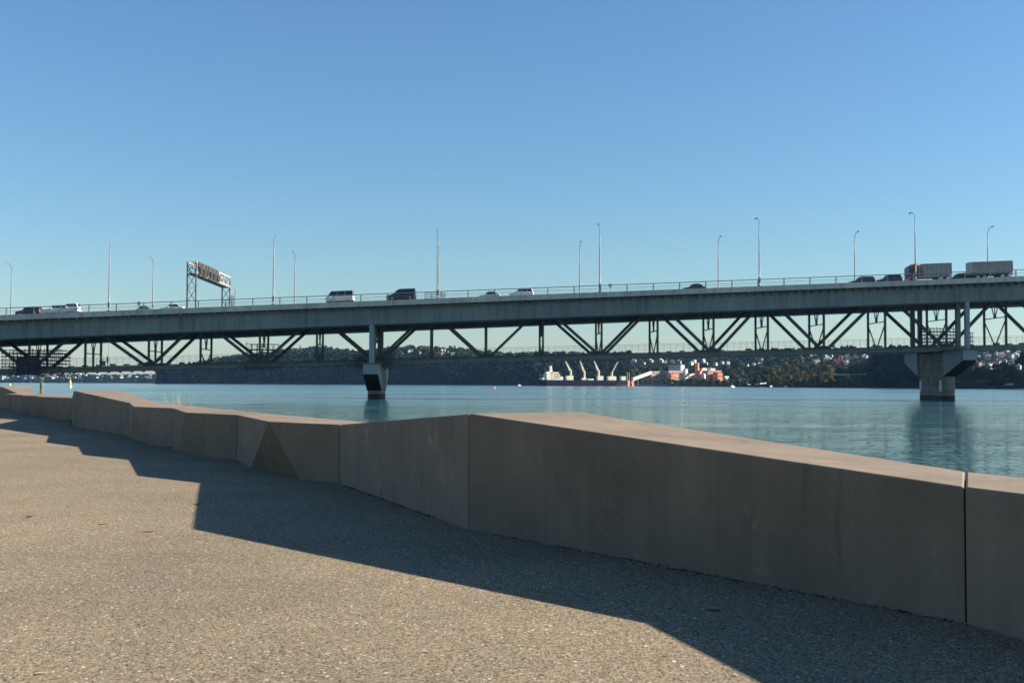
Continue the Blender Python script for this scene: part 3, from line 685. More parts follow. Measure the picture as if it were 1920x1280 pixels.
near = [(204.5, 'tall lamp post on the near parapet, right of the white wagons'), (512.5, 'tall lamp post on the near parapet between sign gantry and white van'),
        (820, 'tall lamp post with a small cage at its base, right of the dark van'), (1124.5, 'tall lamp post on the near parapet above the cargo ship'),
        (1424, 'tall lamp post on the near parapet, right of the bridge centre'), (1717, 'tall lamp post standing in front of the red truck cab')]
far = [(21, 'shorter looking lamp on the far parapet at the left photo edge'), (286.5, 'far parapet lamp just left of the sign gantry'), (552.5, 'far parapet lamp left of the white van'),
       (822.5, 'far parapet lamp hidden behind the near lamp with the cage'), (1087, 'far parapet lamp just left of the near lamp above the ship'), (1347, 'far parapet lamp standing over the dark car roof'),
       (1603, 'far parapet lamp left of the red truck above two dark cars'), (1853, 'far parapet lamp rising behind the grey trailer')]
for sign, t, lst in ((1, .45, near), (-1, 28.5, far)):
    proto = lamp_proto(sign)
    for i, (px, lb) in enumerate(lst):
        o = proto if i == 0 else copy_tree(proto)
        s = s_of(px, t, 560)
        o.location = bl(s, t, zd(s)); o.rotation_euler = (0, 0, TH)
        tag(o, lb, 'street lamp', 'street lamps along the bridge')

# ------------------------------------------------------------------ sign gantry
sg0, sg1 = s_of(351, .5, 540), s_of(367.5, .5, 540); sgc = (sg0 + sg1) / 2; zg = zd(sgc)
gan = empty('sign_gantry', bl(sgc, 0, zg), TH, 'steel lattice sign gantry spanning all bridge lanes with dark sign panels', 'gantry')
a = (sg1 - sg0) / 2; HT, HB = 7.75, 6.0
for t in (.5, 28.5):
    for sx in (-a, a):
        q = MB(); q.box(sx - .11, sx + .11, t - .11, t + .11, -.05, HT); q.build('post', M_galv, gan)
    br = MB()
    zs = [.9, 3.35, 5.8]
    for z0, z1 in zip(zs, zs[1:]):
        br.bar((-a, t, z0), (a, t, z1), .09); br.bar((a, t, z0), (-a, t, z1), .09); br.bar((-a, t, z1), (a, t, z1), .08)
    br.bar((-a, t, HB), (a, t, HT), .09); br.bar((a, t, HB), (-a, t, HT), .09)
    br.build('leg_bracing', M_galv, gan)
be = MB()
for sx in (-a, a):
    for z in (HB, HT): be.bar((sx, .3, z), (sx, 28.7, z), .2)
    for k in range(12):
        t0, t1 = .5 + k * 28 / 12, .5 + (k + 1) * 28 / 12
        be.bar((sx, t0, HB if k % 2 else HT), (sx, t1, HT if k % 2 else HB), .1)
for k in range(13):
    t = .5 + k * 28 / 12
    for z in (HB, HT): be.bar((-a, t, z), (a, t, z), .1)
be.build('lattice_beam', mat('gantry_cream', (.36, .30, .23), .6, .1, .5), gan)
MB().box(-a, a, .6, 28.4, HB - .3, HB - .16).build('catwalk', M_truss, gan)
for k, (t0, t1) in enumerate([(1.2, 3.6), (3.9, 6.4), (6.9, 8.4), (9.0, 11.6), (12.0, 14.4), (14.8, 17.2)]):
    sgp = MB(); sgp.box(a + .15, a + .3, t0, t1, HB + .25, HT + .15)
    so_ = sgp.build('sign_panel', mat('sign_back_grey', (.034, .029, .026), .6, .12, 1.5), gan)
    for tt in ((t0 + t1) / 2 - .55, (t0 + t1) / 2 + .55):
        if k == 2 and tt > (t0 + t1) / 2: continue
        MB().box(a + .303, a + .55, tt - .42, tt + .42, HB - .15, HB + .95).build('lane_signal', M_plast, so_)
ms = MB(); ms.tube([(0, 27, HT), (0, 27, HT + 1.4)], .05, 6); ms.build('antenna', M_galv, gan)
for sx in (.35, .7, 1.1):
    q = MB(); q.tube([(a + sx, 28.3, -.4), (a + sx, 28.3, 4.3 + (1.6 if sx > .9 else 0))], .09, 6); q.build('conduit', M_galv, gan)

# ------------------------------------------------------------------ vehicles (front faces -x)
def ext(mb, prof, w, ch=.08, zc=.8, taper=0.0):
    """extrude an x-z outline over width w with chamfered flanks"""
    cx = sum(p[0] for p in prof) / len(prof); czz = sum(p[1] for p in prof) / len(prof)
    def rg(y, k): return [(cx + (x - cx) * k, y * (1 - taper * max(0, z - zc)), czz + (z - czz) * (1 - (1 - k) * .8)) for x, z in prof]
    mb.loft([rg(-w / 2, .965), rg(-w / 2 + ch, 1), rg(w / 2 - ch, 1), rg(w / 2, .965)]); return mb
def wheels(root, xs, w, r, two=True):
    for x in xs:
        for sd in (-1, 1):
            y = sd * (w / 2 - .12)
            tm = MB(); tm.tube([(x, y - .11, r), (x, y - .09, r), (x, y + .09, r), (x, y + .11, r)], [r * .88, r, r, r * .88], 18)
            t = tm.build('wheel', M_tyre, root)
            rm = MB(); rm.tube([(x, y + sd * .112, r), (x, y + sd * .125, r)], [r * .62, r * .55], 14); rm.build('rim', M_alloy, t)
def car(name, px, t, L, H, W, body, cab, paint, label, cat, kind='car', reverse=False):
    s = s_of(px, t, 550); root = empty(name, bl(s, t, zd(s) - .04), 0, label, cat)
    slope = math.atan(ZD.deriv()(s)); root.rotation_euler = (0, -slope, TH + (math.pi if reverse else 0))
    r = .33 if H < 1.9 else .36
    bm_ = MB(); ext(bm_, [(x * L, z * H) for x, z in body], W, .09, .8 * H, .0)
    bo = bm_.build('body', paint, root, bevel=.03)
    cm = MB(); ext(cm, [(x * L, z * H) for x, z in cab], W - .1, .12, cab[0][1] * H, .10)
    co = cm.build('cabin', paint, root, bevel=.03)
    # side glass panels
    zs = cab[0][1] * H + .06; zt = H - .13
    def lerp_x(edge0, edge1, z):
        k = (z - edge0[1] * H) / ((edge1[1] - edge0[1]) * H + 1e-6); return (edge0[0] + (edge1[0] - edge0[0]) * k) * L
    f0, f1 = cab[0], cab[1]; b0, b1 = cab[-1], cab[-2]
    def yside(z): return (W - .1) / 2 * (1 - .10 * max(0, z - cab[0][1] * H)) + .012
    xl0, xl1 = lerp_x(f0, f1, zs) + .12, lerp_x(f0, f1, zt) + .1
    xr0, xr1 = lerp_x(b0, b1, zs) - .12, lerp_x(b0, b1, zt) - .1
    nw = 3
    for sd in (-1, 1):
        for k in range(nw):
            q0, q1 = k / nw, (k + 1) / nw
            A = xl0 + (xr0 - xl0) * q0 + (.03 if k else 0); B = xl0 + (xr0 - xl0) * q1 - (.03 if k < nw - 1 else 0)
            C = xl1 + (xr1 - xl1) * q1 - (.03 if k < nw - 1 else 0); D = xl1 + (xr1 - xl1) * q0 + (.03 if k else 0)
            gm = MB(); y0, y1 = sd * yside(zs), sd * yside(zt)
            gm.add([(A, y0, zs), (B, y0, zs), (C, y1, zt), (D, y1, zt), (A, y0 - sd * .04, zs), (B, y0 - sd * .04, zs), (C, y1 - sd * .04, zt), (D, y1 - sd * .04, zt)],
                   [(0, 1, 2, 3), (4, 7, 6, 5), (0, 4, 5, 1), (1, 5, 6, 2), (2, 6, 7, 3), (3, 7, 4, 0)])
            gm.build('side_window', M_glass, root)
    for (e0, e1, nm, sg) in ((f0, f1, 'windscreen', -1), (b0, b1, 'rear_window', 1)):
        za, zc_ = e0[1] * H + .05, H - .1
        xa, xb = lerp_x(e0, e1, za) + sg * .012, lerp_x(e0, e1, zc_) + sg * .012
        gm = MB(); hw = W / 2 - .22
        gm.add([(xa, -hw, za), (xa, hw, za), (xb, hw * .92, zc_), (xb, -hw * .92, zc_), (xa - sg * .05, -hw, za), (xa - sg * .05, hw, za), (xb - sg * .05, hw * .92, zc_), (xb - sg * .05, -hw * .92, zc_)],
               [(0, 1, 2, 3), (4, 7, 6, 5), (0, 4, 5, 1), (1, 5, 6, 2), (2, 6, 7, 3), (3, 7, 4, 0)])
        gm.build(nm, M_glass, root)
    wheels(root, (-.31 * L, .30 * L), W, r)
    xf_, xr_ = min(p[0] for p in body) * L, max(p[0] for p in body) * L
    for sd in (-1, 1):
        y = sd * (W / 2 - .25)
        MB().box(xf_ - .01, xf_ + .12, y - .18, y + .18, .4 * H, .4 * H + .16).build('headlight', M_lens, root)
        MB().box(xr_ - .10, xr_ + .012, y - .12, y + .22 * (1 if sd > 0 else .4), .45 * H, .45 * H + .32).build('tail_light', M_tail, root)
        MB().box(f0[0] * L + .35, f0[0] * L + .5, sd * (W / 2) - .02 * sd, sd * (W / 2 + .2), cab[0][1] * H + .02, cab[0][1] * H + .2).build('wing_mirror', paint, root)
    MB().box(xf_ + .02, xr_ - .02, -W / 2 + .1, W / 2 - .1, .2, .32).build('underbody', M_plast, root)
    return root
SUVB = [(-.5, .2), (-.5, .45), (-.47, .54), (-.27, .6), (.49, .62), (.5, .5), (.5, .22), (.46, .17), (-.46, .17)]
SUVC = [(-.25, .595), (-.12, .97), (0, 1.0), (.38, .985), (.44, .93), (.49, .615)]
SEDB = [(-.5, .22), (-.5, .45), (-.46, .55), (-.22, .63), (.36, .65), (.5, .62), (.5, .3), (.46, .18), (-.46, .18)]
SEDC = [(-.22, .625), (-.06, .98), (.05, 1.0), (.2, .985), (.26, .95), (.40, .64)]
VANB = [(-.5, .15), (-.5, .34), (-.48, .47), (-.43, .50), (.5, .52), (.5, .16), (.46, .13), (-.46, .13)]
VANC = [(-.455, .495), (-.31, .95), (-.24, 1.0), (.47, 1.0), (.495, .95), (.5, .515)]
MPVB = [(-.5, .18), (-.5, .35), (-.46, .47), (-.30, .55), (.5, .56), (.5, .2), (.46, .15), (-.46, .15)]
MPVC = [(-.30, .545), (-.10, .95), (-.03, 1.0), (.47, 1.0), (.495, .95), (.5, .555)]
car('parked_wagon', 56, 5.2, 4.2, 1.62, 1.78, SUVB, SUVC, M_dark, 'dark station wagon with red tail light at the left photo edge', 'car').name = 'dark_wagon'
car('white_wagon', 107, 3.2, 3.9, 1.6, 1.78, SUVB, SUVC, M_white, 'front one of two overlapping white wagons left of the first lamp', 'car')
car('white_suv', 133, 3.2, 3.1, 1.78, 1.8, SUVB, SUVC, M_white, 'rear one of two overlapping white wagons, taller with dark rear window', 'car')
car('silver_car', 268, 12.5, 4.2, 1.55, 1.75, SEDB, SEDC, M_silver, 'grey car roof barely above the parapet right of the first lamp', 'car')
car('white_car', 324, 10.5, 4.2, 1.62, 1.75, SEDB, SEDC, M_white, 'white car roof above the parapet left of the sign gantry', 'car')
car('white_van', 638, 1.5, 4.7, 2.05, 1.85, VANB, VANC, M_white, 'white delivery van with long dark side windows', 'van')
car('dark_van', 753, 2.0, 5.1, 2.0, 1.88, MPVB, MPVC, M_dark, 'dark people carrier van left of the lamp with the cage', 'van')
car('pale_car', 918, 10.5, 3.9, 1.72, 1.75, SEDB, SEDC, M_silver, 'small pale car roof behind the railing, left of the white hatchback', 'car')
car('white_hatchback', 978, 6.2, 4.2, 1.62, 1.78, SUVB, SUVC, M_white, 'white hatchback behind the railing near the bridge centre', 'car')
car('dark_car', 1301, 9.5, 4.3, 1.58, 1.75, SEDB, SEDC, M_dark, 'dark car roof alone left of the far lamp near the bridge centre', 'car')
car('dark_saloon', 1617, 8.2, 4.4, 1.62, 1.75, SUVB, SUVC, M_dark, 'first of two dark cars ahead of the red truck', 'car')
car('maroon_wagon', 1668, 6.8, 4.2, 1.66, 1.78, SUVB, SUVC, M_dark, 'second dark car, closest ahead of the red truck', 'car')
car('blue_car', 1800, 9.4, 4.2, 1.66, 1.75, SUVB, SUVC, M_navy, 'blue and white car showing between truck and trailer', 'car')
# truck
def tipper_box(root, x0, x1, z0, z1, w, name='tipper_body'):
    q = MB(); q.loft([[(x0, -w / 2 + .1, z0), (x1, -w / 2 + .1, z0), (x1, w / 2 - .1, z0), (x0, w / 2 - .1, z0)], [(x0, -w / 2, z0 + .35), (x1, -w / 2, z0 + .35), (x1, w / 2, z0 + .35), (x0, w / 2, z0 + .35)],
                      [(x0, -w / 2, z1), (x1, -w / 2, z1), (x1, w / 2, z1), (x0, w / 2, z1)]])
    o = q.build(name, M_tip, root, bevel=.03)
    rb = MB(); n = int((x1 - x0) / .75)
    for k in range(n + 1):
        x = x0 + .08 + (x1 - x0 - .16) * k / n
        for sd in (-1, 1): rb.box(x - .05, x + .05, sd * (w / 2 + .035) - .033, sd * (w / 2 + .035) + .033, z0 + .36, z1 - .06)
    for sd in (-1, 1): rb.box(x0, x1, sd * (w / 2 + .05) - .048, sd * (w / 2 + .05) + .048, z1 - .055, z1 + .06)
    rb.build('ribs', M_tip, o)
    tp = MB(); N = 10
    tp.loft([[(x0 + (x1 - x0) * k / N, -w / 2 + .1, z1 + .005), (x0 + (x1 - x0) * k / N, w / 2 - .1, z1 + .005), (x0 + (x1 - x0) * k / N, 0, z1 + .12 + .05 * math.sin(k * 2.1))] for k in range(N + 1)])
    tp.build('load_cover', mat('load_cover', (.14, .14, .15), .8, .2, 2), o)
    return o
s = s_of(1741, 5.5, 520); tr = empty('tipper_truck', bl(s, 5.5, zd(s) - .04), 0, 'red cabbed tipper truck with grey ribbed body', 'truck'); tr.rotation_euler = (0, -math.atan(ZD.deriv()(s)), TH)
cb = MB(); ext(cb, [(-3.85, .45), (-3.9, 1.5), (-3.72, 2.75), (-3.55, 2.9), (-2.3, 2.95), (-2.2, 2.8), (-2.2, .55)], 2.4, .1)
cbo = cb.build('cab', M_red, tr, bevel=.04)
MB().add([(-3.915, -1.0, 1.62), (-3.915, 1.0, 1.62), (-3.745, .98, 2.66), (-3.745, -.98, 2.66), (-3.85, -1.0, 1.62), (-3.85, 1.0, 1.62), (-3.68, .98, 2.66), (-3.68, -.98, 2.66)], [(0, 1, 2, 3), (4, 7, 6, 5), (0, 4, 5, 1), (1, 5, 6, 2), (2, 6, 7, 3), (3, 7, 4, 0)]).build('windscreen', M_glass, cbo)
for sd in (-1, 1):
    MB().add([(-3.6, sd * 1.212, 1.65), (-2.75, sd * 1.212, 1.65), (-2.75, sd * 1.212, 2.5), (-3.45, sd * 1.212, 2.5), (-3.6, sd * 1.15, 1.65), (-2.75, sd * 1.15, 1.65), (-2.75, sd * 1.15, 2.5), (-3.45, sd * 1.15, 2.5)], [(0, 1, 2, 3), (4, 7, 6, 5), (0, 4, 5, 1), (1, 5, 6, 2), (2, 6, 7, 3), (3, 7, 4, 0)]).build('side_window', M_glass, cbo)
    MB().box(-3.75, -3.6, sd * 1.3 - .08, sd * 1.3 + .08, 1.9, 2.6).build('wing_mirror', M_plast, cbo)
    MB().box(-3.93, -3.84, sd * .85 - .2, sd * .85 + .2, .8, 1.05).build('headlight', M_lens, cbo)
MB().box(-3.97, -3.86, -1.15, 1.15, .45, .72).build('bumper', M_white, cbo)
MB().loft([[(-3.5, -1, 2.95), (-2.3, -1, 2.97), (-2.3, 1, 2.97), (-3.5, 1, 2.95)], [(-2.8, -.9, 3.3), (-2.3, -.9, 3.35), (-2.3, .9, 3.35), (-2.8, .9, 3.3)]]).build('roof_fairing', M_red, cbo)
q = MB(); q.tube([(-2.0, -.9, .8), (-2.0, -.9, 3.1)], .1, 10); q.build('exhaust_stack', M_alloy, tr)
MB().box(-2.15, 3.8, -.45, .45, .6, .95).build('chassis', M_plast, tr)
tipper_box(tr, -1.35, 3.85, 1.1, 3.15, 2.4)
wheels(tr, (-3.0, 1.7, 3.0), 2.4, .5)
MB().box(3.86, 3.9, -1.1, 1.1, .75, .95).build('tail_light', M_tail, tr)
s = s_of(1856, 5.5, 510); tl = empty('tipper_trailer', bl(s, 5.5, zd(s) - .04), 0, 'grey ribbed tipper trailer at the right photo edge', 'trailer'); tl.rotation_euler = (0, -math.atan(ZD.deriv()(s)), TH)
tipper_box(tl, -3.75, 3.75, 1.1, 3.15, 2.4)
MB().box(-3.9, 3.7, -.45, .45, .65, .98).build('chassis', M_plast, tl)
wheels(tl, (-2.7, -1.5, 1.7, 2.9), 2.4, .5)
q = MB(); q.bar((-6.4, 0, .75), (-3.9, .3, .75), .14); q.bar((-6.4, 0, .75), (-3.9, -.3, .75), .14); q.build('drawbar', M_plast, tl)
MB().box(3.72, 3.78, -1.1, 1.1, .75, .95).build('tail_light', M_tail, tl)

# cage at the foot of the near lamp, small sign boxes on the parapet
def cage(px, t, label):
    s = s_of(px, t, 552); o = empty('inspection_cage', bl(s, t, zd(s)), TH, label, 'cage')
    q = MB()
    for sx in (-1.7, -.6, .6, 1.7):
        for ty in (0, 1): q.bar((sx, ty, .05), (sx, ty, 1.0), .06)
    for z in (.35, .68, 1.0):
        for ty in (0, 1): q.bar((-1.75, ty, z), (1.75, ty, z), .05)
        for sx in (-1.7, 1.7): q.bar((sx, 0, z), (sx, 1, z), .05)
    q.build('frame', M_galv, o)
    MB().box(-1.8, 1.8, -.1, 1.1, .01, .06).build('platform', M_galv, o)
    return o
cage(816, .8, 'small railed cage at the foot of the lamp right of the dark van')
for px, lb in ((261, 'small white sign box on the parapet right of the first lamp'), (1144, 'small white sign box on the parapet right of the lamp above the ship')):
    s = s_of(px, .6, 555); o = empty('sign_box', bl(s, .55, zd(s)), TH, lb, 'sign', 'small sign boxes on the parapet')
    q = MB(); q.tube([(0, 0, 0), (0, 0, .95)], .04, 6); q.build('post', M_galv, o)
    MB().box(-.28, .28, -.05, .05, .8, 1.4).build('panel', M_silver, o, bevel=.01)

# ------------------------------------------------------------------ scaffolding
def scaffold(name, s0, s1, t0, t1, z0, z1, ns, nz, label, sag=True, boards=True, net=None, tarp=None):
    c = bl(s0, t0, z0); o = empty(name, c, TH, label, 'scaffold', None)
    W_, D_, H_ = s1 - s0, t1 - t0, z1 - z0
    st = MB(); le = MB(); r = random.Random(int(abs(s0) * 7))
    for k in range(ns + 1):
        for y in (0, D_): st.tube([(W_ * k / ns, y, -.3), (W_ * k / ns, y, H_ + r.uniform(-.2, .5))], .05, 6)
    for k in range(nz + 1):
        z = H_ * k / nz
        for y in (0, D_): le.tube([(-.3, y, z), (W_ + .3, y, z)], .04, 6)
        for q in range(ns + 1): le.tube([(W_ * q / ns, -.2, z + .05), (W_ * q / ns, D_ + .2, z + .05)], .035, 6)
        if k < nz:
            le.tube([(0, 0, z + H_ / nz * .5), (W_, 0, z + H_ / nz * .5)], .03, 6)
            if k % 2 == 0: le.tube([(0, 0, z), (W_ / ns, 0, z + H_ / nz)], .03, 6)
    st.build('standard', M_truss, o); le.build('ledger', M_truss, o)
    if boards:
        for k in range(nz):
            z = H_ * k / nz
            MB().box(-.2, W_ + .2, .05, D_ - .05, z + .09, z + .16).build('plank_deck', M_truss, o)
    if net:
        a0, a1, zz0, zz1 = net
        q = MB(); N = 12; rings = []
        for k in range(N + 1):
            x = a0 + (a1 - a0) * k / N; b = .05 * math.sin(k * 2.3)
            rings.append([(x, -.25 + b, zz0), (x, -.2 + b, zz0), (x, -.2 + b * .5, zz1), (x, -.25 + b * .5, zz1)])
        q.loft(rings); q.build('netting', M_net, o)
    if tarp:
        a0, a1, zz = tarp
        MB().box(a0, a1, -.3, -.22, zz - .16, zz + .16).build('blue_tarpaulin', M_blue, o)
    return o
sA, sB = s_of(-6, 12, 680), s_of(112, 12, 680)
zc = z_of(55, 703, 8.6)[1]
sc0, sc1 = s_of(18, 8.6, 690), s_of(112, 8.6, 690)
scaffold('scaffold_platform', sc0, sc1, 8.4, 9.6, zc, zc + 1.5, 6, 1, 'dark hanging work platform below the bottom chord at the left photo edge', net=(s_of(33, 8.6) - sc0, s_of(73, 8.6) - sc0, .2, z_of(50, 671, 8.6)[1] - zc), tarp=(s_of(36, 8.6) - sc0, s_of(70, 8.6) - sc0, .12))
scaffold('scaffold_tower', s_of(2, 11.5), s_of(111, 11.5), 12, 17, zb(-85) + .6, zb(-85) + 3.7, 15, 5, 'scaffold frames filling the truss bay at the left photo edge')
z5 = z_of(495, 693, 8.8)[1]; p0, p1 = s_of(460, 8.8), s_of(527, 8.8)
scaffold('scaffold_platform', p0, p1, 8.6, 9.5, z5, z5 + .6, 4, 1, 'low work platform with blue sheet under the chord left of the first pier', tarp=(.3, s_of(496, 8.8) - p0, .1))
scaffold('scaffold_tower', s_of(463, 12), s_of(514, 12), 11.8, 16.5, zb(-42) + .6, z_of(490, 645, 12)[1], 5, 3, 'scaffold frames around the truss joint left of the first pier')
for (xa, xb, lb) in ((664, 682, 'small scaffold cage hung on the left side of the first pier'), (721, 736, 'small scaffold cage hung on the right side of the first pier')):
    za = z_of(700, 689, 7)[1]
    scaffold('scaffold_cage', s_of(xa, 7), s_of(xb, 7), 7, 8.6, za, z_of(700, 665, 7)[1], 4, 4, lb, tarp=(.2, 1.2, .9))
scaffold('scaffold_tower', s_of(1731, 21.5), s_of(1792, 21.5), 21, 22.5, z_of(1760, 648, 21.5)[1], z_of(1760, 616, 21.5)[1], 10, 5, 'scaffold lattice seen through the truss above the right hand pier')
scaffold('scaffold_cage', s_of(1817, 3), s_of(1824, 3), 3, 4.5, z_of(1820, 657, 3)[1], z_of(1820, 624, 3)[1], 2, 4, 'narrow scaffold ladder cage right of the right hand pier columns')

# ------------------------------------------------------------------ workers
def worker(px, t, face, label, arm):
    s = s_of(px, t, 678); root = empty('person', bl(s, t, zb(s) + .5), TH + face, label, 'person', 'bridge workers in orange')
    V = [(0, 0, .95), (0, .02, 1.15), (0, .03, 1.38), (0, .01, 1.5), (0, -.01, 1.58), (0, -.02, 1.68),
         (-.1, 0, .88), (-.13, -.04, .48), (-.12, .05, .09), (-.12, -.13, .04), (.1, 0, .88), (.15, .06, .48), (.14, .12, .09), (.14, -.06, .04),
         (-.19, .02, 1.4), (-.25, -.08, 1.14), (-.2, -.3, 1.05 + arm), (-.18, -.38, 1.06 + arm), (.19, .02, 1.4), (.26, -.04, 1.14), (.2, -.28, 1.1 + arm), (.18, -.36, 1.12 + arm)]
    E = [(0, 1), (1, 2), (2, 3), (3, 4), (4, 5), (0, 6), (6, 7), (7, 8), (8, 9), (0, 10), (10, 11), (11, 12), (12, 13), (2, 14), (14, 15), (15, 16), (16, 17), (2, 18), (18, 19), (19, 20), (20, 21)]
    R = [.15, .14, .16, .065, .085, .09, .10, .07, .05, .045, .10, .07, .05, .045, .07, .055, .04, .045, .07, .055, .04, .045]
    me = bpy.data.meshes.new('body'); me.from_pydata(V, E, [])
    o = bpy.data.objects.new('body', me); col.objects.link(o); o.parent = root; me.materials.append(M_skin)
    sk = o.modifiers.new('skin', 'SKIN'); lay = me.skin_vertices[0].data
    for i, r in enumerate(R): lay[i].radius = (r, r)
    lay[0].use_root = True
    o.modifiers.new('sub', 'SUBSURF').levels = 2; o.modifiers['sub'].render_levels = 2
    def cloth(name, idx, m, k):
        mp = {a: i for i, a in enumerate(idx)}
        me2 = bpy.data.meshes.new(name); me2.from_pydata([V[i] for i in idx], [(mp[a], mp[b]) for a, b in E if a in mp and b in mp], [])
        c = bpy.data.objects.new(name, me2); col.objects.link(c); c.parent = root; me2.materials.append(m)
        c.modifiers.new('skin', 'SKIN'); ly = me2.skin_vertices[0].data
        for i, a in enumerate(idx): ly[i].radius = (R[a] + k, R[a] + k)
        ly[0].use_root = True
        c.modifiers.new('sub', 'SUBSURF').levels = 2; c.modifiers['sub'].render_levels = 2
    cloth('jacket', [1, 2, 14, 15, 16, 18, 19, 20], M_orange, .025)
    cloth('trousers', [0, 6, 7, 8, 10, 11, 12], M_trous, .02)
    h = MB(); h.loft([[((.115 + g) * math.cos(a), -.02 + (.13 + g) * math.sin(a), z) for a in [k * math.pi / 8 for k in range(16)]] for g, z in ((.03, 1.70), (.0, 1.715), (-.02, 1.77), (-.07, 1.815))])
    h.build('hard_hat', M_hat, root, smooth=True)
    return root
worker(188.5, TN - 1.0, rad(-90 + 180), 'left one of two workers in orange jackets on the bridge walkway', .0)
worker(201.5, TN - 1.0, rad(-90), 'right one of two workers in orange jackets, below a hanging rope', .1)
s = s_of(195, TN - .9); bo = empty('tool_box', bl(s, TN - .9, zb(s) + .5), TH, 'grey blue tool box standing between the two orange workers', 'tool box')
MB().box(-.28, .28, -.22, .22, .05, .8).build('body', mat('toolbox_blue', (.12, .17, .23), .5, .1, 2), bo, bevel=.03); MB().box(-.3, .3, -.24, .24, .803, .88).build('lid', M_rail, bo)
s = s_of(203.5, TN - 1); q = MB(); q.tube([bl(s, TN - 1, zb(s) + 2.0), bl(s + .02, TN - 1, zd(s) - 3.9)], .02, 6)
tag(q.build('rope', M_rail), 'thin rope hanging from the girder down to the right worker', 'rope')

exec_far = True
# ------------------------------------------------------------------ land beyond the water
def hz(px): return 719.5 + ROLL * (px - 960)
COLS = {   # photo column -> six (distance, photo row) terrain points, water's edge first
    290: [(2600, 721), (2640, 721), (2750, 721), (2900, 721), (3200, 721), (3700, 721)],
    296: [(2600, 719), (2630, 706), (2750, 701), (2900, 700), (3200, 701), (3700, 714)],
    345: [(2580, 719), (2620, 706), (2750, 697), (2900, 693), (3100, 693), (3700, 712)],
    425: [(2550, 719), (2600, 704), (2720, 690), (2850, 680), (3000, 676), (3700, 705)],
    550: [(2500, 719.5), (2545, 704), (2660, 686), (2780, 672), (2900, 662), (3600, 700)],
    605: [(2480, 719.5), (2525, 704), (2640, 686), (2760, 670), (2880, 659.5), (3600, 700)],
    660: [(2440, 720), (2490, 705), (2600, 687), (2740, 672), (2900, 667), (3600, 700)],
    770: [(2300, 720.5), (2350, 706), (2460, 688), (2600, 672), (2800, 657), (3600, 700)],
    850: [(2180, 721), (2230, 707), (2350, 690), (2500, 674), (2800, 660), (3600, 700)],
    905: [(2100, 722), (2150, 708), (2270, 692), (2450, 677), (2800, 668), (3600, 700)],
    1000: [(1980, 722.5), (2030, 711), (2150, 695), (2350, 681), (2600, 671), (3400, 700)],
    1100: [(1850, 723), (1890, 715), (2010, 702), (2250, 684), (2600, 671), (3400, 700)],
    1200: [(1700, 723.5), (1740, 720), (2000, 713), (2250, 692), (2650, 669), (3400, 700)],
    1350: [(1430, 725), (1480, 722), (1850, 713), (2150, 692), (2600, 667), (3400, 700)],
    1440: [(1290, 726), (1320, 722), (1550, 712), (1850, 692), (2500, 659), (3400, 700)],
    1560: [(1130, 727), (1150, 722), (1300, 709), (1640, 700), (2000, 681), (2500, 654)],
    1600: [(1080, 727), (1100, 722), (1260, 709), (1640, 700), (2000, 680), (2500, 653)],
    1622: [(1060, 727), (1085, 719), (1190, 708), (1640, 700), (2000, 678), (2500, 653)],
    1660: [(1050, 727), (1075, 714), (1140, 694), (1260, 678), (1600, 674), (2500, 657)],
    1740: [(1020, 727.5), (1045, 715), (1120, 694), (1250, 675), (1600, 672), (2500, 656)],
    1800: [(990, 728), (1010, 719), (1080, 706), (1250, 698), (1700, 679), (2500, 654)],
    1860: [(960, 728.5), (980, 718), (1050, 702), (1180, 694), (1700, 675), (2500, 652)],
    1920: [(930, 729), (950, 717), (1010, 699), (1150, 690), (1700, 671), (2500, 650)],
    2300: [(850, 731), (880, 716), (960, 699), (1150, 684), (1700, 668), (2500, 648)]}
CX = sorted(COLS)
CD = np.array([[p[0] for p in COLS[x]] for x in CX], float); CY = np.array([[p[1] for p in COLS[x]] for x in CX], float)
def column(px):
    return [np.interp(px, CX, CD[:, i]) for i in range(6)], [np.interp(px, CX, CY[:, i]) for i in range(6)]
def terr(px, D):
    ds, ys = column(px); y = np.interp(D, ds, ys)
    z = zat(px, y, D)
    if D <= ds[0] + 1: z = min(z, WAT - .5)
    return z
def find_D(px, py):
    ds, ys = column(px)
    for D in np.arange(ds[0] + 5, ds[5], 6):
        if np.interp(D, ds, ys) <= py: return float(D)
    return None
def world(px, D, z=None):
    d = ray(px, hz(px)); q = C0 + d * (D / d.y)
    return Vector((q.x, q.y, terr(px, D) if z is None else z))
def terrain(name, xs, sub, fn, m):
    vs = []; rows = 0
    for px in xs:
        ds = fn(px)
        for D in ds:
            p = world(px, D); nz = mnoise.noise(Vector((p.x * .02, p.y * .02, 0))) * 1.5
            vs.append((p.x, p.y, p.z + (nz if p.z > WAT + 2 else 0)))
        rows = len(ds)
    mb = MB(); n = rows
    mb.add(vs, [(i * n + j, (i + 1) * n + j, (i + 1) * n + j + 1, i * n + j + 1) for i in range(len(xs) - 1) for j in range(n - 1)])
    return tag(mb.build(name, m, smooth=True), kind='structure')
def dist_list(px):
    ds, _ = column(px); out = [ds[0] - 25, ds[0] + 1.1]
    for i in range(5): out += list(np.linspace(ds[i], ds[i + 1], 7)[1:])
    return out
terrain('hills', [284, 288, 291, 293, 295, 297] + list(np.arange(300, 2301, 8)), 6, dist_list, M_soil)
# green field on the right hand shore
fx = list(np.arange(1562, 1627, 4)); vs = []
for px in fx:
    for D in (1420, 1500, 1580): p = world(px, D); vs.append((p.x, p.y, p.z + 1.0))
mb = MB(); mb.add(vs, [(i * 3 + j, (i + 1) * 3 + j, (i + 1) * 3 + j + 1, i * 3 + j + 1) for i in range(len(fx) - 1) for j in range(2)])
tag(mb.build('playing_field', M_field), kind='structure')
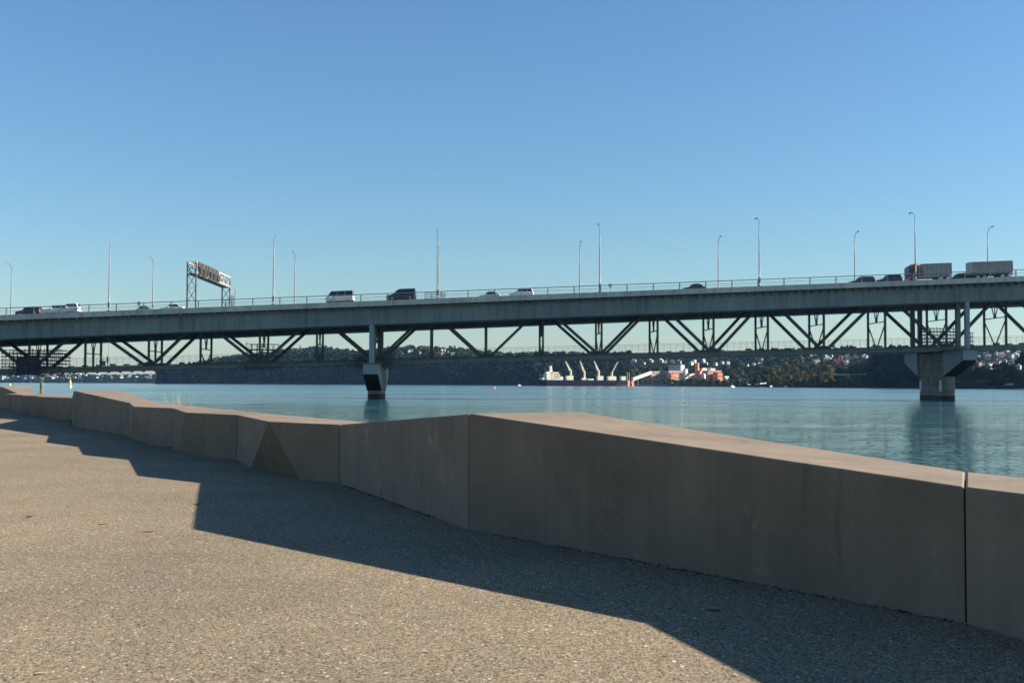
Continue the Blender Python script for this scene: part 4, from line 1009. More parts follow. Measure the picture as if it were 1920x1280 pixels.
# far shore on the left
FS = [(-500, 709), (-100, 705), (0, 703.5), (60, 704), (130, 704.5), (200, 706), (300, 705.5), (420, 706), (560, 709)]
def far_rows(px):
    y = np.interp(px, [a for a, b in FS], [b for a, b in FS])
    return [(4500, None), (4560, 715.2), (4800, (715.2 + y) / 2), (5200, y), (5700, y + 6)]
def far_z(px, D):
    r = far_rows(px); return float(np.interp(D, [a for a, b in r], [WAT - 1 if b is None else zat(px, b, a) for a, b in r]))
xs = list(np.arange(-500, 561, 10)); ds = [4480, 4500, 4560, 4640, 4720, 4800, 4950, 5100, 5200, 5450, 5700]; vs = []
for px in xs:
    for D in ds: p = world(px, D, 0); vs.append((p.x, p.y, far_z(px, D)))
mb = MB(); n = len(ds)
mb.add(vs, [(i * n + j, (i + 1) * n + j, (i + 1) * n + j + 1, i * n + j + 1) for i in range(len(xs) - 1) for j in range(n - 1)])
tag(mb.build('far_hills', M_soil, smooth=True), kind='structure')

# ------------------------------------------------------------------ foliage
def crown_quads(centers, radii, heights, tints, nq, size):
    """leaf clump faces for many crowns at once -> verts, tint per vertex"""
    N = len(centers)
    d = rng.normal(size=(N, nq, 3)); d /= np.linalg.norm(d, axis=2, keepdims=True)
    d[:, :, 2] = np.where(d[:, :, 2] < -.35, -d[:, :, 2] * .6, d[:, :, 2])
    rr = rng.uniform(.72, 1.05, (N, nq, 1)) * (1 + .18 * np.sin(d[:, :, :1] * 5 + rng.uniform(0, 6, (N, 1, 1))))
    pos = d * rr
    pos[:, :, 0] *= radii[:, None]; pos[:, :, 1] *= radii[:, None]; pos[:, :, 2] *= heights[:, None]
    pos += centers[:, None, :]
    nrm = d + rng.normal(scale=.28, size=d.shape); nrm /= np.linalg.norm(nrm, axis=2, keepdims=True)
    ref = rng.normal(size=d.shape); a = np.cross(nrm, ref); a /= np.linalg.norm(a, axis=2, keepdims=True); b = np.cross(nrm, a)
    s = (size * radii[:, None, None]) * rng.uniform(.6, 1.3, (N, nq, 1))
    q = np.stack([pos - a * s - b * s * .7, pos + a * s - b * s * .8, pos + a * s * .8 + b * s, pos - a * s * .9 + b * s * .7], axis=2)
    tv = np.clip(tints[:, None] + rng.normal(scale=.03, size=(N, nq)), 0, 1)
    return q.reshape(-1, 3), np.repeat(tv.reshape(-1), 4)
def quad_mesh(name, verts, tint, m):
    me = bpy.data.meshes.new(name); nv = len(verts); nf = nv // 4
    me.vertices.add(nv); me.vertices.foreach_set('co', verts.astype(np.float32).ravel())
    me.loops.add(nv); me.loops.foreach_set('vertex_index', np.arange(nv, dtype=np.int32))
    me.polygons.add(nf); me.polygons.foreach_set('loop_start', np.arange(0, nv, 4, dtype=np.int32))
    at = me.attributes.new('tint', 'FLOAT', 'POINT'); at.data.foreach_set('value', tint.astype(np.float32))
    me.materials.append(m); me.update(); me.validate()
    o = bpy.data.objects.new(name, me); col.objects.link(o); return o
# houses first (they keep trees away)
HOUSES = []
def cluster(n, x0, x1, y0, y1, region, seed, far=False):
    r = random.Random(seed)
    for _ in range(n):
        HOUSES.append((r.uniform(x0, x1), r.uniform(y0, y1), region, r.choice(['white', 'white', 'cream', 'grey', 'brick'] if not far else ['white', 'cream', 'white', 'grey']), r.choice(['grey', 'terracotta', 'pale', 'grey']), r.uniform(0, 3.14), r.uniform(.42, .7)))
cluster(7, 745, 800, 654, 662, 'on the ridge right of the first pier', 1)
cluster(9, 812, 850, 652, 664, 'on the ridge two bays past the pier', 2)
cluster(3, 640, 662, 656, 662, 'on the ridge left of the first pier', 3)
cluster(3, 925, 960, 662, 668, 'behind the chord left of the ship', 4)
cluster(30, 1180, 1330, 671, 682, 'on the hillside above the refinery', 5)
cluster(14, 1330, 1450, 670, 686, 'on the hillside right of the refinery', 6)
cluster(30, 1520, 1640, 664, 684, 'on the slope above the green field', 7)
cluster(8, 1640, 1700, 662, 668, 'on the skyline behind the right pier', 8)
cluster(80, 1795, 1920, 653, 692, 'on the slope right of the right pier', 9)
cluster(6, 1820, 1850, 676, 694, 'low down just right of the right pier', 10)
cluster(14, 1925, 2150, 655, 690, 'on the hillside beyond the right photo edge', 11)
house_protos = {}
def house_proto(wc, rc):
    if (wc, rc) in house_protos: return house_protos[(wc, rc)]
    o = empty('house'); L, W, H, R = 13, 9, 5.2, 2.6
    b = MB(); b.box(-L / 2, L / 2, -W / 2, W / 2, -3, H)
    b.add([(-L / 2, -W / 2, H), (-L / 2, W / 2, H), (-L / 2, 0, H + R)], [(0, 1, 2)]); b.add([(L / 2, -W / 2, H), (L / 2, W / 2, H), (L / 2, 0, H + R)], [(0, 2, 1)])
    wo = b.build('wall', WALLC[wc], o)
    e = .6
    rf = MB()
    for sd in (-1, 1):
        rf.add([(-L / 2 - e, sd * (W / 2 + e), H - .35), (L / 2 + e, sd * (W / 2 + e), H - .35), (L / 2 + e, 0, H + R + .1), (-L / 2 - e, 0, H + R + .1), (-L / 2 - e, sd * (W / 2 + e), H - .1), (L / 2 + e, sd * (W / 2 + e), H - .1), (L / 2 + e, 0, H + R + .35), (-L / 2 - e, 0, H + R + .35)],
               [(0, 1, 2, 3), (4, 7, 6, 5), (0, 4, 5, 1), (1, 5, 6, 2), (2, 6, 7, 3), (3, 7, 4, 0)])
    ro = rf.build('roof', ROOFC[rc], o)
    q = MB(); q.box(2, 3, -.5, .5, H + R - .8, H + R + 1.5); q.build('chimney', WALLC['brick'], ro)
    for sd in (-1, 1):
        for x in (-4, 0, 4): MB().box(x - .8, x + .8, sd * (W / 2 + .04) - .035, sd * (W / 2 + .04) + .035, 1.4, 3.2).build('window', M_win, wo)
        MB().box(sd * (L / 2 + .04) - .035, sd * (L / 2 + .04) + .035, -1.2, 1.2, 1.4, 3.2).build('window', M_win, wo)
    house_protos[(wc, rc)] = o; o['unused'] = 1
    return o
PLACED = []
for (px, py, reg, wc, rc, a, k) in HOUSES:
    D = find_D(px, py + 3)
    if D is None: continue
    if any(abs(px - q[0]) * D / F < 13 and abs(D - q[1]) < 16 for q in PLACED): continue
    PLACED.append((px, D))
    pr = house_proto(wc, rc)
    if pr.get('unused'): o = pr; del pr['unused']
    else: o = copy_tree(pr)
    o.location = world(px, D) + Vector((0, 0, 2.0)); o.rotation_euler = (0, 0, a); o.scale = (k, k, k)
    rows = 'upper' if D > 2200 else 'lower'
    tag(o, '%s house, %s roof, %s row %s' % (wc, rc, rows, reg), 'house', 'houses ' + reg)
    o.scale = (k, k, k)
# far shore houses: plain small buildings
r = random.Random(77)
fp = {}
for k in range(85):
    px = r.uniform(-20, 292); wc = r.choice(['white', 'cream', 'cream', 'grey', 'brick']); rc = r.choice(['grey', 'terracotta', 'grey', 'pale'])
    D = r.uniform(4600, 5180)
    if (wc, rc) not in fp:
        o = empty('house'); L, W, H, R = 13, 9, 5, 3
        MB().box(-L / 2, L / 2, -W / 2, W / 2, -4, H).build('wall', WALLC[wc], o)
        MB().add([(-L / 2 - 1, -W / 2 - 1, H + .05), (L / 2 + 1, -W / 2 - 1, H + .05), (L / 2 + 1, W / 2 + 1, H + .05), (-L / 2 - 1, W / 2 + 1, H + .05), (-L / 2, 0, H + R), (L / 2, 0, H + R)], [(0, 1, 5, 4), (2, 3, 4, 5), (0, 4, 3), (1, 2, 5), (3, 2, 1, 0)]).build('roof', ROOFC[rc], o)
        fp[(wc, rc)] = o
    else: o = copy_tree(fp[(wc, rc)])
    q = world(px, D, 0); o.location = (q.x, q.y, far_z(px, D) + 5); o.rotation_euler = (0, 0, r.uniform(0, 3.14))
    zone = 'below the left work platform' if px < 110 else ('by the yellow beacon' if px < 180 else 'left of the dark headland')
    tag(o, 'tiny %s building with %s roof on the far blue shore %s' % (wc, rc, zone), 'house', 'houses on the far blue shore ' + zone)

# woodland covering the hills
def tree_zone(px, D):
    """-> (keep probability, tint mean)"""
    ds, ys = column(px)
    if D > ds[4] + 160 and px < 1540: return 0, 0
    if 1558 < px < 1630 and 1180 < D < 1600: return (.0, 0)
    if 1555 < px < 1632 and 1180 > D > 1110: return (.6, .6)
    if 1205 < px < 1362 and ds[1] + 120 < D < 2080: return (.0, 0)
    if 1440 <= px <= 1620 and D < 1700: return 1, .66
    if px < 1000: return 1, .10 if D < ds[2] else (.26 if D < ds[3] else .48)  # low tints near the water paint the bank's shade into the foliage
    if 1620 < px < 1760 and D < 1700: return 1, .08
    if px > 1780 and D < ds[3] + 40: return 1, .08
    if px > 1780: return .3, .5
    if 1500 < px < 1660 and D > 1750: return .3, .5
    if 1180 < px < 1460 and D > 2150: return .4, .5
    if px > 1180: return .8, .5
    return 1, .35
cand = []
for _ in range(30000):
    px = random.uniform(295, 2150); ds, ys = column(px)
    D = math.sqrt(random.uniform(ds[0] ** 2, (min(ds[5], ds[4] + 500)) ** 2))
    if D < ds[0] + 2: continue
    if D > 1300 and px > 1780 and random.random() < .2: continue
    if random.random() > (D / 2900) ** 0 * .62: continue
    k, tm = tree_zone(px, D)
    if random.random() > k: continue
    bad = False
    for (hx, hd) in PLACED:
        if hd - 190 < D < hd + 9 and abs(px - hx) * D / F < 10: bad = random.random() < .93; break
    if bad: continue
    p = world(px, D)
    nz = mnoise.noise(Vector((p.x * .012, p.y * .012, 3.1)))
    cand.append((p.x, p.y, p.z, D, tm + nz * .18 + random.gauss(0, .07), .62 if (1440 < px < 1630 and D < 1450) else (.5 if (1185 < px < 1420 and D < ds[1] + 130) else (.65 if (px > 1500 and D > 1750) or (px > 1780 and D > ds[3] + 40) or (1180 < px < 1460 and D > 2150) else 1.0))))
cand = np.array(cand)
R_ = rng.uniform(3.4, 7.4, len(cand)) * cand[:, 5]; Hh = R_ * rng.uniform(.8, 1.35, len(cand))
cen = cand[:, :3] + np.stack([np.zeros(len(cand)), np.zeros(len(cand)), Hh * .75 + 1.0], 1)
nearm = cand[:, 3] < 1900
v1, t1 = crown_quads(cen[nearm], R_[nearm], Hh[nearm], np.clip(cand[nearm, 4], 0, 1), 240, .12)
v2, t2 = crown_quads(cen[~nearm], R_[~nearm], Hh[~nearm], np.clip(cand[~nearm, 4], 0, 1), 46, .34)
v = np.concatenate([v1, v2]); t = np.concatenate([t1, t2])
tag(quad_mesh('woodland', v, t, M_leaf), 'dense dark bush covering the hills across the water', 'woodland', kind='stuff')
# far shore trees
cand = []
for _ in range(5200):
    px = random.uniform(-480, 540); D = random.uniform(4510, 5300); q = world(px, D, 0)
    cand.append((q.x, q.y, far_z(px, D), D, .3 + random.gauss(0, .1)))
cand = np.array(cand); R_ = rng.uniform(6, 11, len(cand)); Hh = R_ * rng.uniform(.5, .8, len(cand))
v, t = crown_quads(cand[:, :3] + np.stack([0 * R_, 0 * R_, Hh * .5], 1), R_, Hh, np.clip(cand[:, 4], 0, 1), 16, .5)
tag(quad_mesh('far_woodland', v, t, M_leaf), 'blue hazy trees on the far shore at left', 'woodland', kind='stuff')

# individual trees
def tree_proto(kind, seed):
    r = random.Random(seed); o = empty('tree')
    H = 12
    tb = MB(); lean = r.uniform(-.6, .6)
    tb.tube([(0, 0, -2), (lean * .3, 0, 2), (lean, .2, 5.5), (lean * 1.2, .1, 8.5)], [.5, .4, .28, .12], 8)
    for k in range(5):
        a = k * 1.26 + r.random(); z = r.uniform(3, 6); tb.tube([(lean * z / 7, 0, z), (lean * z / 7 + 1.5 * math.cos(a), 1.5 * math.sin(a), z + 1.6), (lean + 3 * math.cos(a), 3 * math.sin(a), z + 2.6)], [.2, .13, .06], 6)
    tb.build('trunk', M_bark, o)
    if kind == 'tall': lobes = [((r.uniform(-1.2, 1.2), r.uniform(-1.2, 1.2), 5 + k * 1.9), 3.0 - k * .42, 2.2) for k in range(6)]
    else: lobes = [((3.1 * math.cos(k * 1.25 + r.random()), 3.1 * math.sin(k * 1.25 + r.random()), 5.5 + r.uniform(-.8, 2.4)), r.uniform(2, 3.2), r.uniform(1.7, 2.5)) for k in range(6)] + [((0, 0, 9), 3, 2.4)]
    c = np.array([l[0] for l in lobes]); rd = np.array([l[1] for l in lobes]); hh = np.array([l[2] for l in lobes])
    tm = {'olive': .66, 'orange': .87, 'green': .42, 'bare': .97, 'tall': .28}[kind]
    v, t = crown_quads(c, rd, hh, np.clip(tm + rng.normal(scale=.05, size=len(lobes)), 0, 1), 260, .13)
    q = quad_mesh('crown', v, t, M_leaf); q.parent = o
    return o
KW = {'olive': 'olive green', 'orange': 'rusty orange', 'green': 'dark green', 'bare': 'bare pinkish grey', 'tall': 'tall dark pointed'}
tp = {}
def put_tree(px, D, kind, sc_, where, v=0):
    key = (kind, v)
    if key not in tp: tp[key] = tree_proto(kind, hash((len(tp), 3)) % 1000); o = tp[key]
    else: o = copy_tree(tp[key])
    o.location = world(px, D); o.rotation_euler = (0, 0, random.random() * 6.28); o.scale = (sc_, sc_, sc_ * random.uniform(.9, 1.15))
    tag(o, '%s tree %s' % (KW[kind], where), 'tree', '%s trees %s' % (KW[kind], where))
for px, D, kd, k in [(1432, 1345, 'olive', 1.0), (1452, 1312, 'green', .9), (1462, 1300, 'olive', 1.15), (1487, 1262, 'green', .9), (1500, 1245, 'olive', 1.0), (1516, 1225, 'green', .95), (1530, 1195, 'olive', 1.05),
                     (1546, 1170, 'olive', 1.1), (1560, 1150, 'olive', 1.05), (1575, 1135, 'green', 1.0), (1588, 1118, 'olive', 1.1), (1599, 1105, 'bare', .8), (1608, 1090, 'olive', 1.0)]:
    put_tree(px, D, kd, k * .68, 'on the point left of the dark headland', random.randint(0, 1))
for px, y, kd, k in [(1462, 700, 'orange', 1.2), (1472, 697, 'orange', 1.5), (1480, 700, 'orange', 1.3), (1490, 704, 'orange', 1.2), (1500, 703, 'orange', 1.2), (1505, 708, 'orange', 1.0), (1416, 705, 'orange', 1.0), (1525, 709, 'orange', .8), (1530, 712, 'orange', .7)]:
    D = find_D(px, y + 4); put_tree(px, D, kd, k, 'in the grove behind the point')
for px, y, k in [(1563, 694, 1.9), (1571, 693, 2.1), (1579, 696, 1.6)]:
    put_tree(px, find_D(px, y + 5), 'bare', k, 'beside the green field')
for px, kd, k in [(608, 'green', 1.5), (614, 'green', 1.1), (585, 'tall', 1.1), (545, 'tall', 1.0), (562, 'tall', 1.1), (430, 'green', 1.2), (412, 'green', 1.2), (447, 'tall', 1.0), (767, 'tall', 1.1), (830, 'green', 1.2), (842, 'tall', 1.1), (867, 'green', 1.3), (905, 'green', 1.2), (970, 'green', 1.2), (984, 'green', 1.1), (1066, 'green', 1.4), (1080, 'green', 1.3)]:
    ds, ys = column(px); put_tree(px, ds[4] + random.uniform(-30, 40), kd, k, 'on the skyline ridge behind the truss left of the bridge centre', 0)
for px, D, kd in [(1228, 1745, 'green'), (1240, 1735, 'green'), (1252, 1728, 'tall'), (1268, 1700, 'green'), (1280, 1680, 'green'), (1292, 1660, 'olive'), (1306, 1630, 'green'), (1320, 1600, 'green'), (1334, 1570, 'green'), (1346, 1545, 'green'), (1358, 1520, 'green'), (1372, 1480, 'green'), (1388, 1450, 'olive'), (1402, 1410, 'green'), (1416, 1370, 'green')]:
    put_tree(px, D, kd, random.uniform(.42, .6), 'on the shore in front of the refinery', random.randint(0, 1))
for px, D in [(1672, 2450), (1688, 2430), (1700, 2440), (1640, 2450)]:
    put_tree(px, D, 'green', 1.2, 'on the skyline behind the right hand pier')

# ------------------------------------------------------------------ cargo ship and refinery
DS = 1640.0
def at(px, py, D): return P(px, py, D)
sh = empty('cargo_ship', at(1092, 723.6, DS), rad(18), 'dark hulled bulk cargo ship with four cream deck cranes at the wharf', 'ship')
so_ = Vector(sh.location); so_.z = WAT; sh.location = so_
def sx(px): return (at(px, 720, DS).x - so_.x) / math.cos(rad(18))
def szz(py): return at(1092, py, DS).z - WAT
L0, L1 = sx(1007), sx(1180)
def hullring(z, k, bowx): 
    pts = []
    N = 14
    for i in range(N + 1):
        u = i / N; x = L0 + (L1 + bowx - L0) * u
        wd = 11 * min(1, (u / .10 + .35) if u < .065 else 1, ((1 - u) / .16) ** .6 + .02) * k
        pts.append((x, wd))
    return [(x, -w_, z) for x, w_ in pts] + [(x, w_, z) for x, w_ in pts[::-1]]
zdk = szz(712.5)
MB().loft([hullring(-3, .8, -4), hullring(2.6, .98, -2)]).build('bottom_paint', M_boot, sh)
MB().loft([hullring(2.62, .985, -2), hullring(zdk, 1, 1.5)]).build('hull', M_hull, sh)
acc = MB()
for (x0, x1, y0, y1, hw) in [(1014, 1021, 712.4, 708, 6), (1021, 1031, 712.4, 700.5, 7), (1033, 1044, 700.5, 698, 6.5), (1031, 1046, 712.4, 700.5, 7.2), (1042, 1053, 712.4, 706, 5), (1022, 1029, 700.5, 697, 4)]:
    acc.box(sx(x0), sx(x1), -hw, hw, szz(y0) + .02, szz(y1))
ac = acc.build('superstructure', M_shipwhite, sh, bevel=.15)
for zz in (702, 705.5, 709):
    q = MB(); q.box(sx(1034), sx(1047), -7.3, -7.21, szz(zz) , szz(zz) + .9); q.build('window_band', M_win, ac)
q = MB(); q.loft([[(sx(1029), -2.5, szz(699)), (sx(1034.5), -2.5, szz(699)), (sx(1034.5), 2.5, szz(699)), (sx(1029), 2.5, szz(699))], [(sx(1029), -2, szz(687)), (sx(1033), -2, szz(686)), (sx(1033), 2, szz(686)), (sx(1029), 2, szz(687))]]); q.build('funnel', M_cream, sh, bevel=.2)
q = MB(); q.tube([(sx(1022), 0, szz(697)), (sx(1022), 0, szz(690))], .3, 8); q.tube([(sx(1021), -2, szz(693)), (sx(1023.5), 2, szz(693))], .25, 6); q.build('mast', M_pink, sh)
for (cx, jx, jy, base, cy) in [(1069.5, 1059.5, 677, (1059.5, 1075, 704.5), 694), (1095.5, 1087.5, 676.5, (1089, 1099, 708), 696), (1123, 1114.5, 676.5, (1118.5, 1132.5, 704.5), 694), (1148.5, 1160.5, 677.5, (1139, 1157.5, 705), 698)]:
    c = MB(); c.tube([(sx(cx), 0, zdk), (sx(cx), 0, szz(cy + 3)), (sx(cx), 0, szz(cy))], [1.5, 1.5, 1.9], 12)
    co = c.build('deck_crane', M_cream, sh)
    j = MB(); th = 1.9 if cx < 1140 else .8
    j.loft([[(sx(cx) + dx, dy, szz(cy + 1.5)) for dx, dy in ((-th, -1.2), (th * .7, -1.2), (th * .7, 1.2), (-th, 1.2))], [(sx(jx) + dx, dy, szz(jy)) for dx, dy in ((-.5, -.6), (.5, -.6), (.5, .6), (-.5, .6))]])
    j.build('jib', M_cream, co)
    q = MB(); q.tube([(sx(cx), 0, szz(cy)), (sx(jx), 0, szz(jy))], .12, 6); q.build('cable', M_rail, co)
    b = MB(); b.box(sx(base[0] + 1.5), sx(base[1] - 1.5), -3, 3, zdk + .02, szz(base[2])); b.build('hatch_house', M_shipwhite, sh, bevel=.15)
b = MB(); b.box(sx(1166), sx(1174.5), -3, 3, zdk + .02, szz(705)); b.build('hatch_house', M_shipwhite, sh, bevel=.15)
b = MB(); b.box(sx(1100), sx(1111), -6, 6, zdk + .02, szz(709.8)); b.build('hatch_cover', M_shipwhite, sh, bevel=.1)
q = MB(); q.tube([(sx(1179), 0, zdk), (sx(1179), 0, szz(697))], .3, 6); q.build('foremast', M_cream, sh)

def building(name, x0, x1, yt, yb, D, dep, m, label, roof='flat', rz=0.0, wins=0, roofm=None, cat='factory building', bands=0):
    c = at((x0 + x1) / 2, yb, D); hw = (at(x1, yb, D).x - at(x0, yb, D).x) / 2; H = at((x0 + x1) / 2, yt, D).z - c.z
    rz = rad(24) if rz == 0 else rz
    o = empty(name, c, rz, label, cat)
    e = 1.5 if roof != 'flat' else .3
    b = MB(); b.box(-hw, hw, 0, dep, -8, H); wo = b.build('wall', m, o)
    rf = MB()
    if roof == 'gable':
        rh = hw * .35 if hw < 12 else 4
        rf.add([(-hw - .5, -.6, H), (hw + .5, -.6, H), (hw + .5, dep + .6, H), (-hw - .5, dep + .6, H), (-hw - .5, dep / 2, H + rh), (hw + .5, dep / 2, H + rh)], [(0, 1, 5, 4), (2, 3, 4, 5), (0, 4, 3), (1, 2, 5), (3, 2, 1, 0)])
    else:
        rf.box(-hw - .35, hw + .35, -.35, dep + .35, H + .01, H + .7)
    rf.build('roof', roofm or ROOFC['grey'], o)
    for k in range(wins):
        x = -hw + (k + .5) * 2 * hw / wins; ww = hw / wins * .45
        for rr in range(max(1, bands)):
            z = H * (rr + .55) / max(1, bands)
            MB().box(x - ww, x + ww, -.12, -.02, z - .9, z + .9).build('window', M_win, wo)
    return o
building('grey_tower_block', 1253, 1277, 684.8, 712, 1960, 25, M_greyb, 'tall pale grey block standing highest in the refinery', rz=rad(-22), wins=0, roofm=ROOFC['pale'])
building('long_shed', 1219, 1258, 700, 713, 1900, 20, M_pink, 'long low purple shed left of the refinery', 'gable', wins=6, roofm=ROOFC['grey'])
building('brick_warehouse', 1251, 1293, 695, 713, 1900, 30, M_pink, 'pink brick warehouse in front of the grey tower block', wins=7, bands=2)
building('cream_warehouse', 1283, 1304, 700, 712, 1830, 18, M_cream, 'cream fronted low warehouse in the middle of the refinery', wins=4)
building('white_process_house', 1317, 1333, 690.5, 705, 1930, 20, M_white, 'white process house behind the pink refinery block', wins=3, roofm=ROOFC['pale'])
pb = building('pink_refinery_block', 1325, 1355, 695, 713, 1830, 35, M_pink, 'large salmon pink refinery block at the right end of the works', wins=6, bands=3, roofm=M_pink)
building('roof_house', 1331, 1342, 691, 696, 1850, 10, M_greyb, 'grey plant house on top of the salmon pink refinery block', roofm=ROOFC['pale'])
building('brick_annex', 1345, 1356, 699, 713, 1815, 14, M_orangeb, 'orange brick annex against the right end of the pink block', 'gable', wins=2, roofm=ROOFC['terracotta'])
building('pink_gatehouse', 1258, 1265, 701, 714, 1780, 10, M_orangeb, 'small orange brick house among dark trees left of the cream warehouse', 'gable', wins=2, roofm=ROOFC['terracotta'])
building('white_annex', 1285, 1290, 692, 704, 1885, 8, M_white, 'narrow white annex rising beside the pink brick warehouse', roofm=ROOFC['pale'])
def silo(px, x0, x1, yt, yb, D, m, label, cone=True, name='silo'):
    c = at(px, yb, D); r = (at(x1, yb, D).x - at(x0, yb, D).x) / 2; H = at(px, yt, D).z - c.z
    o = empty(name, c, 0, label, 'silo'); q = MB(); q.tube([(0, 0, -4), (0, 0, H)], r, 18); q.build('shell', m, o)
    q = MB(); q.tube([(0, 0, H + .02), (0, 0, H + (r * .6 if cone else .6))], [r * 1.04, r * (.15 if cone else 1.0)], 18); q.build('roof', m, o); return o
silo(1307, 1303.3, 1310.7, 681, 704, 1920, M_orangeb, 'round orange brick tower above the refinery roofs', False, 'brick_tower')
silo(1319.5, 1316, 1323, 702, 711, 1800, M_white, 'white conical tank left of the salmon pink block')
def gallery(name, p0, p1, w_, m, label, legs=3, headm=None):
    o = empty(name, p0, 0, label, 'conveyor'); d = p1 - p0
    q = MB(); q.bar((0, 0, 0), d, w_, w_); q.build('gallery', m, o)
    for k in range(legs):
        t = (k + .7) / legs; b = d * t; g = MB()
        for sd in (-1.2, 1.2): g.bar((b.x + sd, b.y, b.z - w_ / 2), (b.x + sd * 1.8, b.y, WAT + 1 - p0.z), .4)
        g.build('trestle', M_greyb, o)
    if headm: MB().box(d.x - 3, d.x + 3, d.y - 2.5, d.y + 2.5, d.z - 2.5, d.z + 2.8).build('head_house', headm, o)
    return o
gallery('conveyor_gallery', at(1186, 711, 1660), at(1221, 698, 1800), 3.6, M_cream, 'cream conveyor gallery climbing from wharf to refinery', 3, M_orangeb)
gallery('sloping_chute', at(1311, 701, 1820), at(1316.5, 690.5, 1830), 3.4, M_orangeb, 'steep orange chute between brick tower and pink block', 1)
lo = empty('ship_loader', at(1182, 724, 1600), rad(28), 'bright orange ship loader tower at the bow of the cargo ship', 'loader'); lo.location.z = WAT
hL = at(1182, 713, 1600).z - WAT
for dx in (-4, 3):
    q = MB(); q.loft([[(dx - 1.7, -2, -1), (dx + 1.7, -2, -1), (dx + 1.7, 2, -1), (dx - 1.7, 2, -1)], [(dx - 1.2, -1.6, hL), (dx + 1.6, -1.6, hL), (dx + 1.6, 1.6, hL), (dx - 1.2, 1.6, hL)]]); q.build('leg', M_orangeb, lo)
MB().box(-5.5, 5, -2.2, 2.2, hL * .55, hL * .66).build('platform', M_orangeb, lo)
q = MB(); q.tube([(-2, 0, hL), (-2, 0, at(1180, 698, 1600).z - WAT)], .35, 6); q.build('mast', M_greyb, lo)
wf = empty('wharf', at(1230, 722, 1640), 0, 'low timber wharf on piles right of the ship loader', 'wharf'); wf.location.z = WAT
a0, a1 = at(1190, 722, 1640).x - wf.location.x, at(1274, 722, 1640).x - wf.location.x
MB().box(a0, a1, -4, 4, 1.6, 2.3).build('deck', M_greyb, wf)
for k in range(14):
    q = MB(); x = a0 + 1 + (a1 - a0 - 2) * k / 13; q.tube([(x, -3.5, -2), (x, -3.5, 1.6)], .3, 6); q.build('pile', M_bark, wf)
q = MB(); q.tube([(a0 + 5, 0, 2.3), (a0 + 5, 0, 9)], .2, 6); q.tube([(a1 - 4, 0, 2.3), (a1 - 4, 0, 6)], .2, 6); q.build('light_mast', M_greyb, wf)
# shore houses right of the refinery
for (x0, x1, yt, yb, D, wm, rm, lb) in [(1392, 1401, 711, 716, 1440, M_white, ROOFC['terracotta'], 'low shore house with bright orange roof, right of the refinery'), (1401, 1408, 717, 721, 1395, M_cream, ROOFC['terracotta'], 'small orange roofed boat house at the water right of the refinery'),
                                        (1424, 1438, 712, 717, 1385, M_white, ROOFC['grey'], 'white gabled shore house between olive trees'), (1360, 1385, 709.5, 712.5, 1640, M_greyb, ROOFC['pale'], 'long low grey shed at the right end of the refinery')]:
    building('shore_house', x0, x1, yt, yb, D, 9, wm, lb, 'gable', wins=3, roofm=rm, cat='house')
for (px, py, D, lb) in [(1906, 726, 955, 'pale boat shed at the water by the right photo edge')]:
    building('boat_shed', px - 12, px + 8, py - 4, py + 1, D, 8, M_pink, lb, 'gable', wins=2, roofm=ROOFC['pale'], cat='boat shed')
# boats, beacon, buoys
def yacht(px, D, L, H, label):
    c = at(px, 720, D); o = empty('yacht', (c.x, c.y, WAT), .5, label, 'boat')
    q = MB(); rings = []
    for z, k in ((-.3, .6), (.3, .9), (1.0, 1.0)):
        rings.append([(-L / 2, -.8 * k, z), (0, -1.4 * k, z), (L / 2 * k, 0, z + .1), (0, 1.4 * k, z), (-L / 2, .8 * k, z)])
    q.loft(rings); q.build('hull', M_white, o)
    MB().loft([[(-2, -.8, 1.02), (1, -.7, 1.02), (1, .7, 1.02), (-2, .8, 1.02)], [(-1.8, -.6, 1.7), (.4, -.5, 1.6), (.4, .5, 1.6), (-1.8, .6, 1.7)]]).build('cabin', M_white, o)
    if H: q = MB(); q.tube([(.4, 0, 1), (.4, 0, H)], .09, 6); q.bar((.4, 0, 2.2), (-2.8, 0, 2.3), .14); q.build('mast', M_galv, o)
    return o
yacht(1374, 1050, 5.2, 7.2, 'white moored yacht with bare mast in front of the refinery shore')
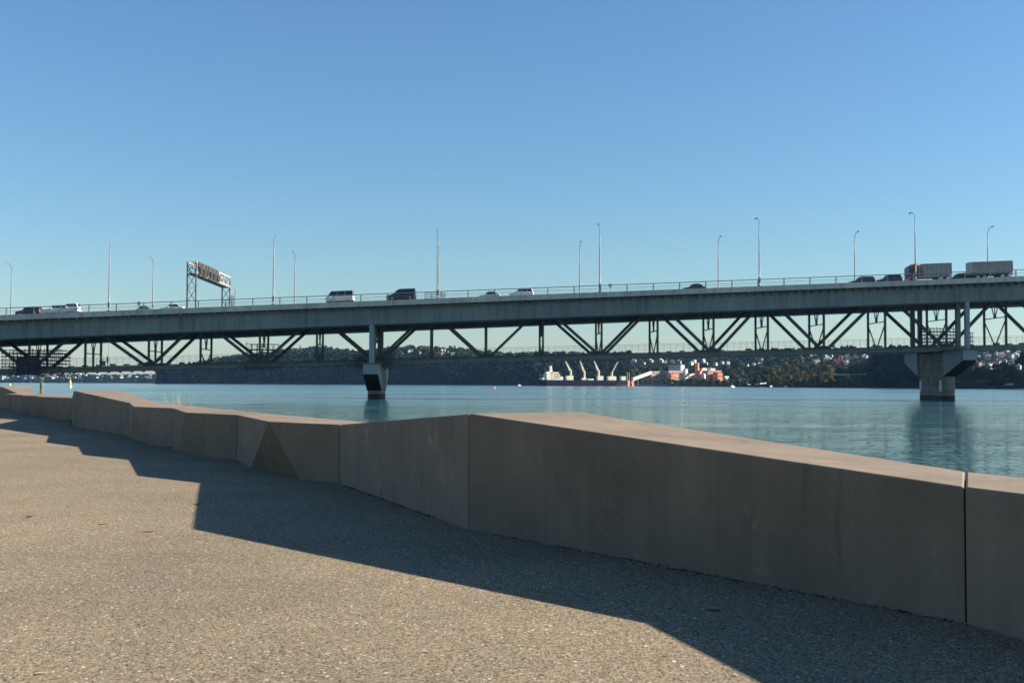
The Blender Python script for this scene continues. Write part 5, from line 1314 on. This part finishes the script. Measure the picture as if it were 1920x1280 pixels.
yacht(1475, 1230, 4.6, 0, 'bright white launch moored below the olive trees')
yacht(1446, 1270, 3.2, 0, 'small white dinghy moored left of the white launch')
yacht(974, 1500, 3.5, 0, 'tiny white boat left of the cargo ship stern')
c = at(131.5, 719, 610); be_ = empty('channel_beacon', (c.x, c.y, WAT), 0, 'slim yellow channel beacon standing in the water at left', 'beacon')
q = MB(); q.tube([(0, 0, -3), (0, 0, 3.6)], [.62, .5], 12); q.build('column', M_yellow, be_)
q = MB(); q.tube([(0, 0, 3.62), (0, 0, 5.0)], .16, 8); q.bar((-.5, 0, 4.7), (.5, 0, 5.5), .16); q.bar((.5, 0, 4.7), (-.5, 0, 5.5), .16); q.build('top_mark', M_yellow, be_)
q = MB(); q.tube([(0, 0, -.5), (0, 0, .7)], .9, 12); q.build('footing', M_white, be_)
def buoy(px, D, r_, m, label):
    c = at(px, 720, D); o = empty('buoy', (c.x, c.y, WAT), 0, label, 'buoy', 'small buoys on the harbour')
    q = MB(); q.tube([(0, 0, -.3), (0, 0, .1), (0, 0, r_), (0, 0, 1.6 * r_)], [r_ * .8, r_, r_ * .8, r_ * .2], 12); q.build('float', m, o, smooth=True)
    q = MB(); q.tube([(0, 0, 1.5 * r_), (0, 0, 2.3 * r_)], r_ * .12, 6); q.build('top_post', m, o)
buoy(18, 900, 1.0, M_yellow, 'small yellow buoy near the left photo edge')
buoy(927, 700, .6, M_bouy, 'small orange buoy left of the cargo ship')

# ------------------------------------------------------------------ haze
hb = MB(); hb.box(-8500, 8500, -300, 8600, -8, 160)
hm = bpy.data.materials.new('haze'); hm.use_nodes = True
hn = hm.node_tree; hn.nodes.remove(hn.nodes['Principled BSDF'])
pv_ = hn.nodes.new('ShaderNodeVolumePrincipled'); pv_.inputs['Density'].default_value = 2e-5; pv_.inputs['Color'].default_value = (.28, .58, 1, 1); pv_.inputs['Anisotropy'].default_value = .2
hn.links.new(pv_.outputs[0], hn.nodes['Material Output'].inputs['Volume'])
tag(hb.build('haze', hm), 'thin blue air over the harbour', 'haze', kind='stuff')
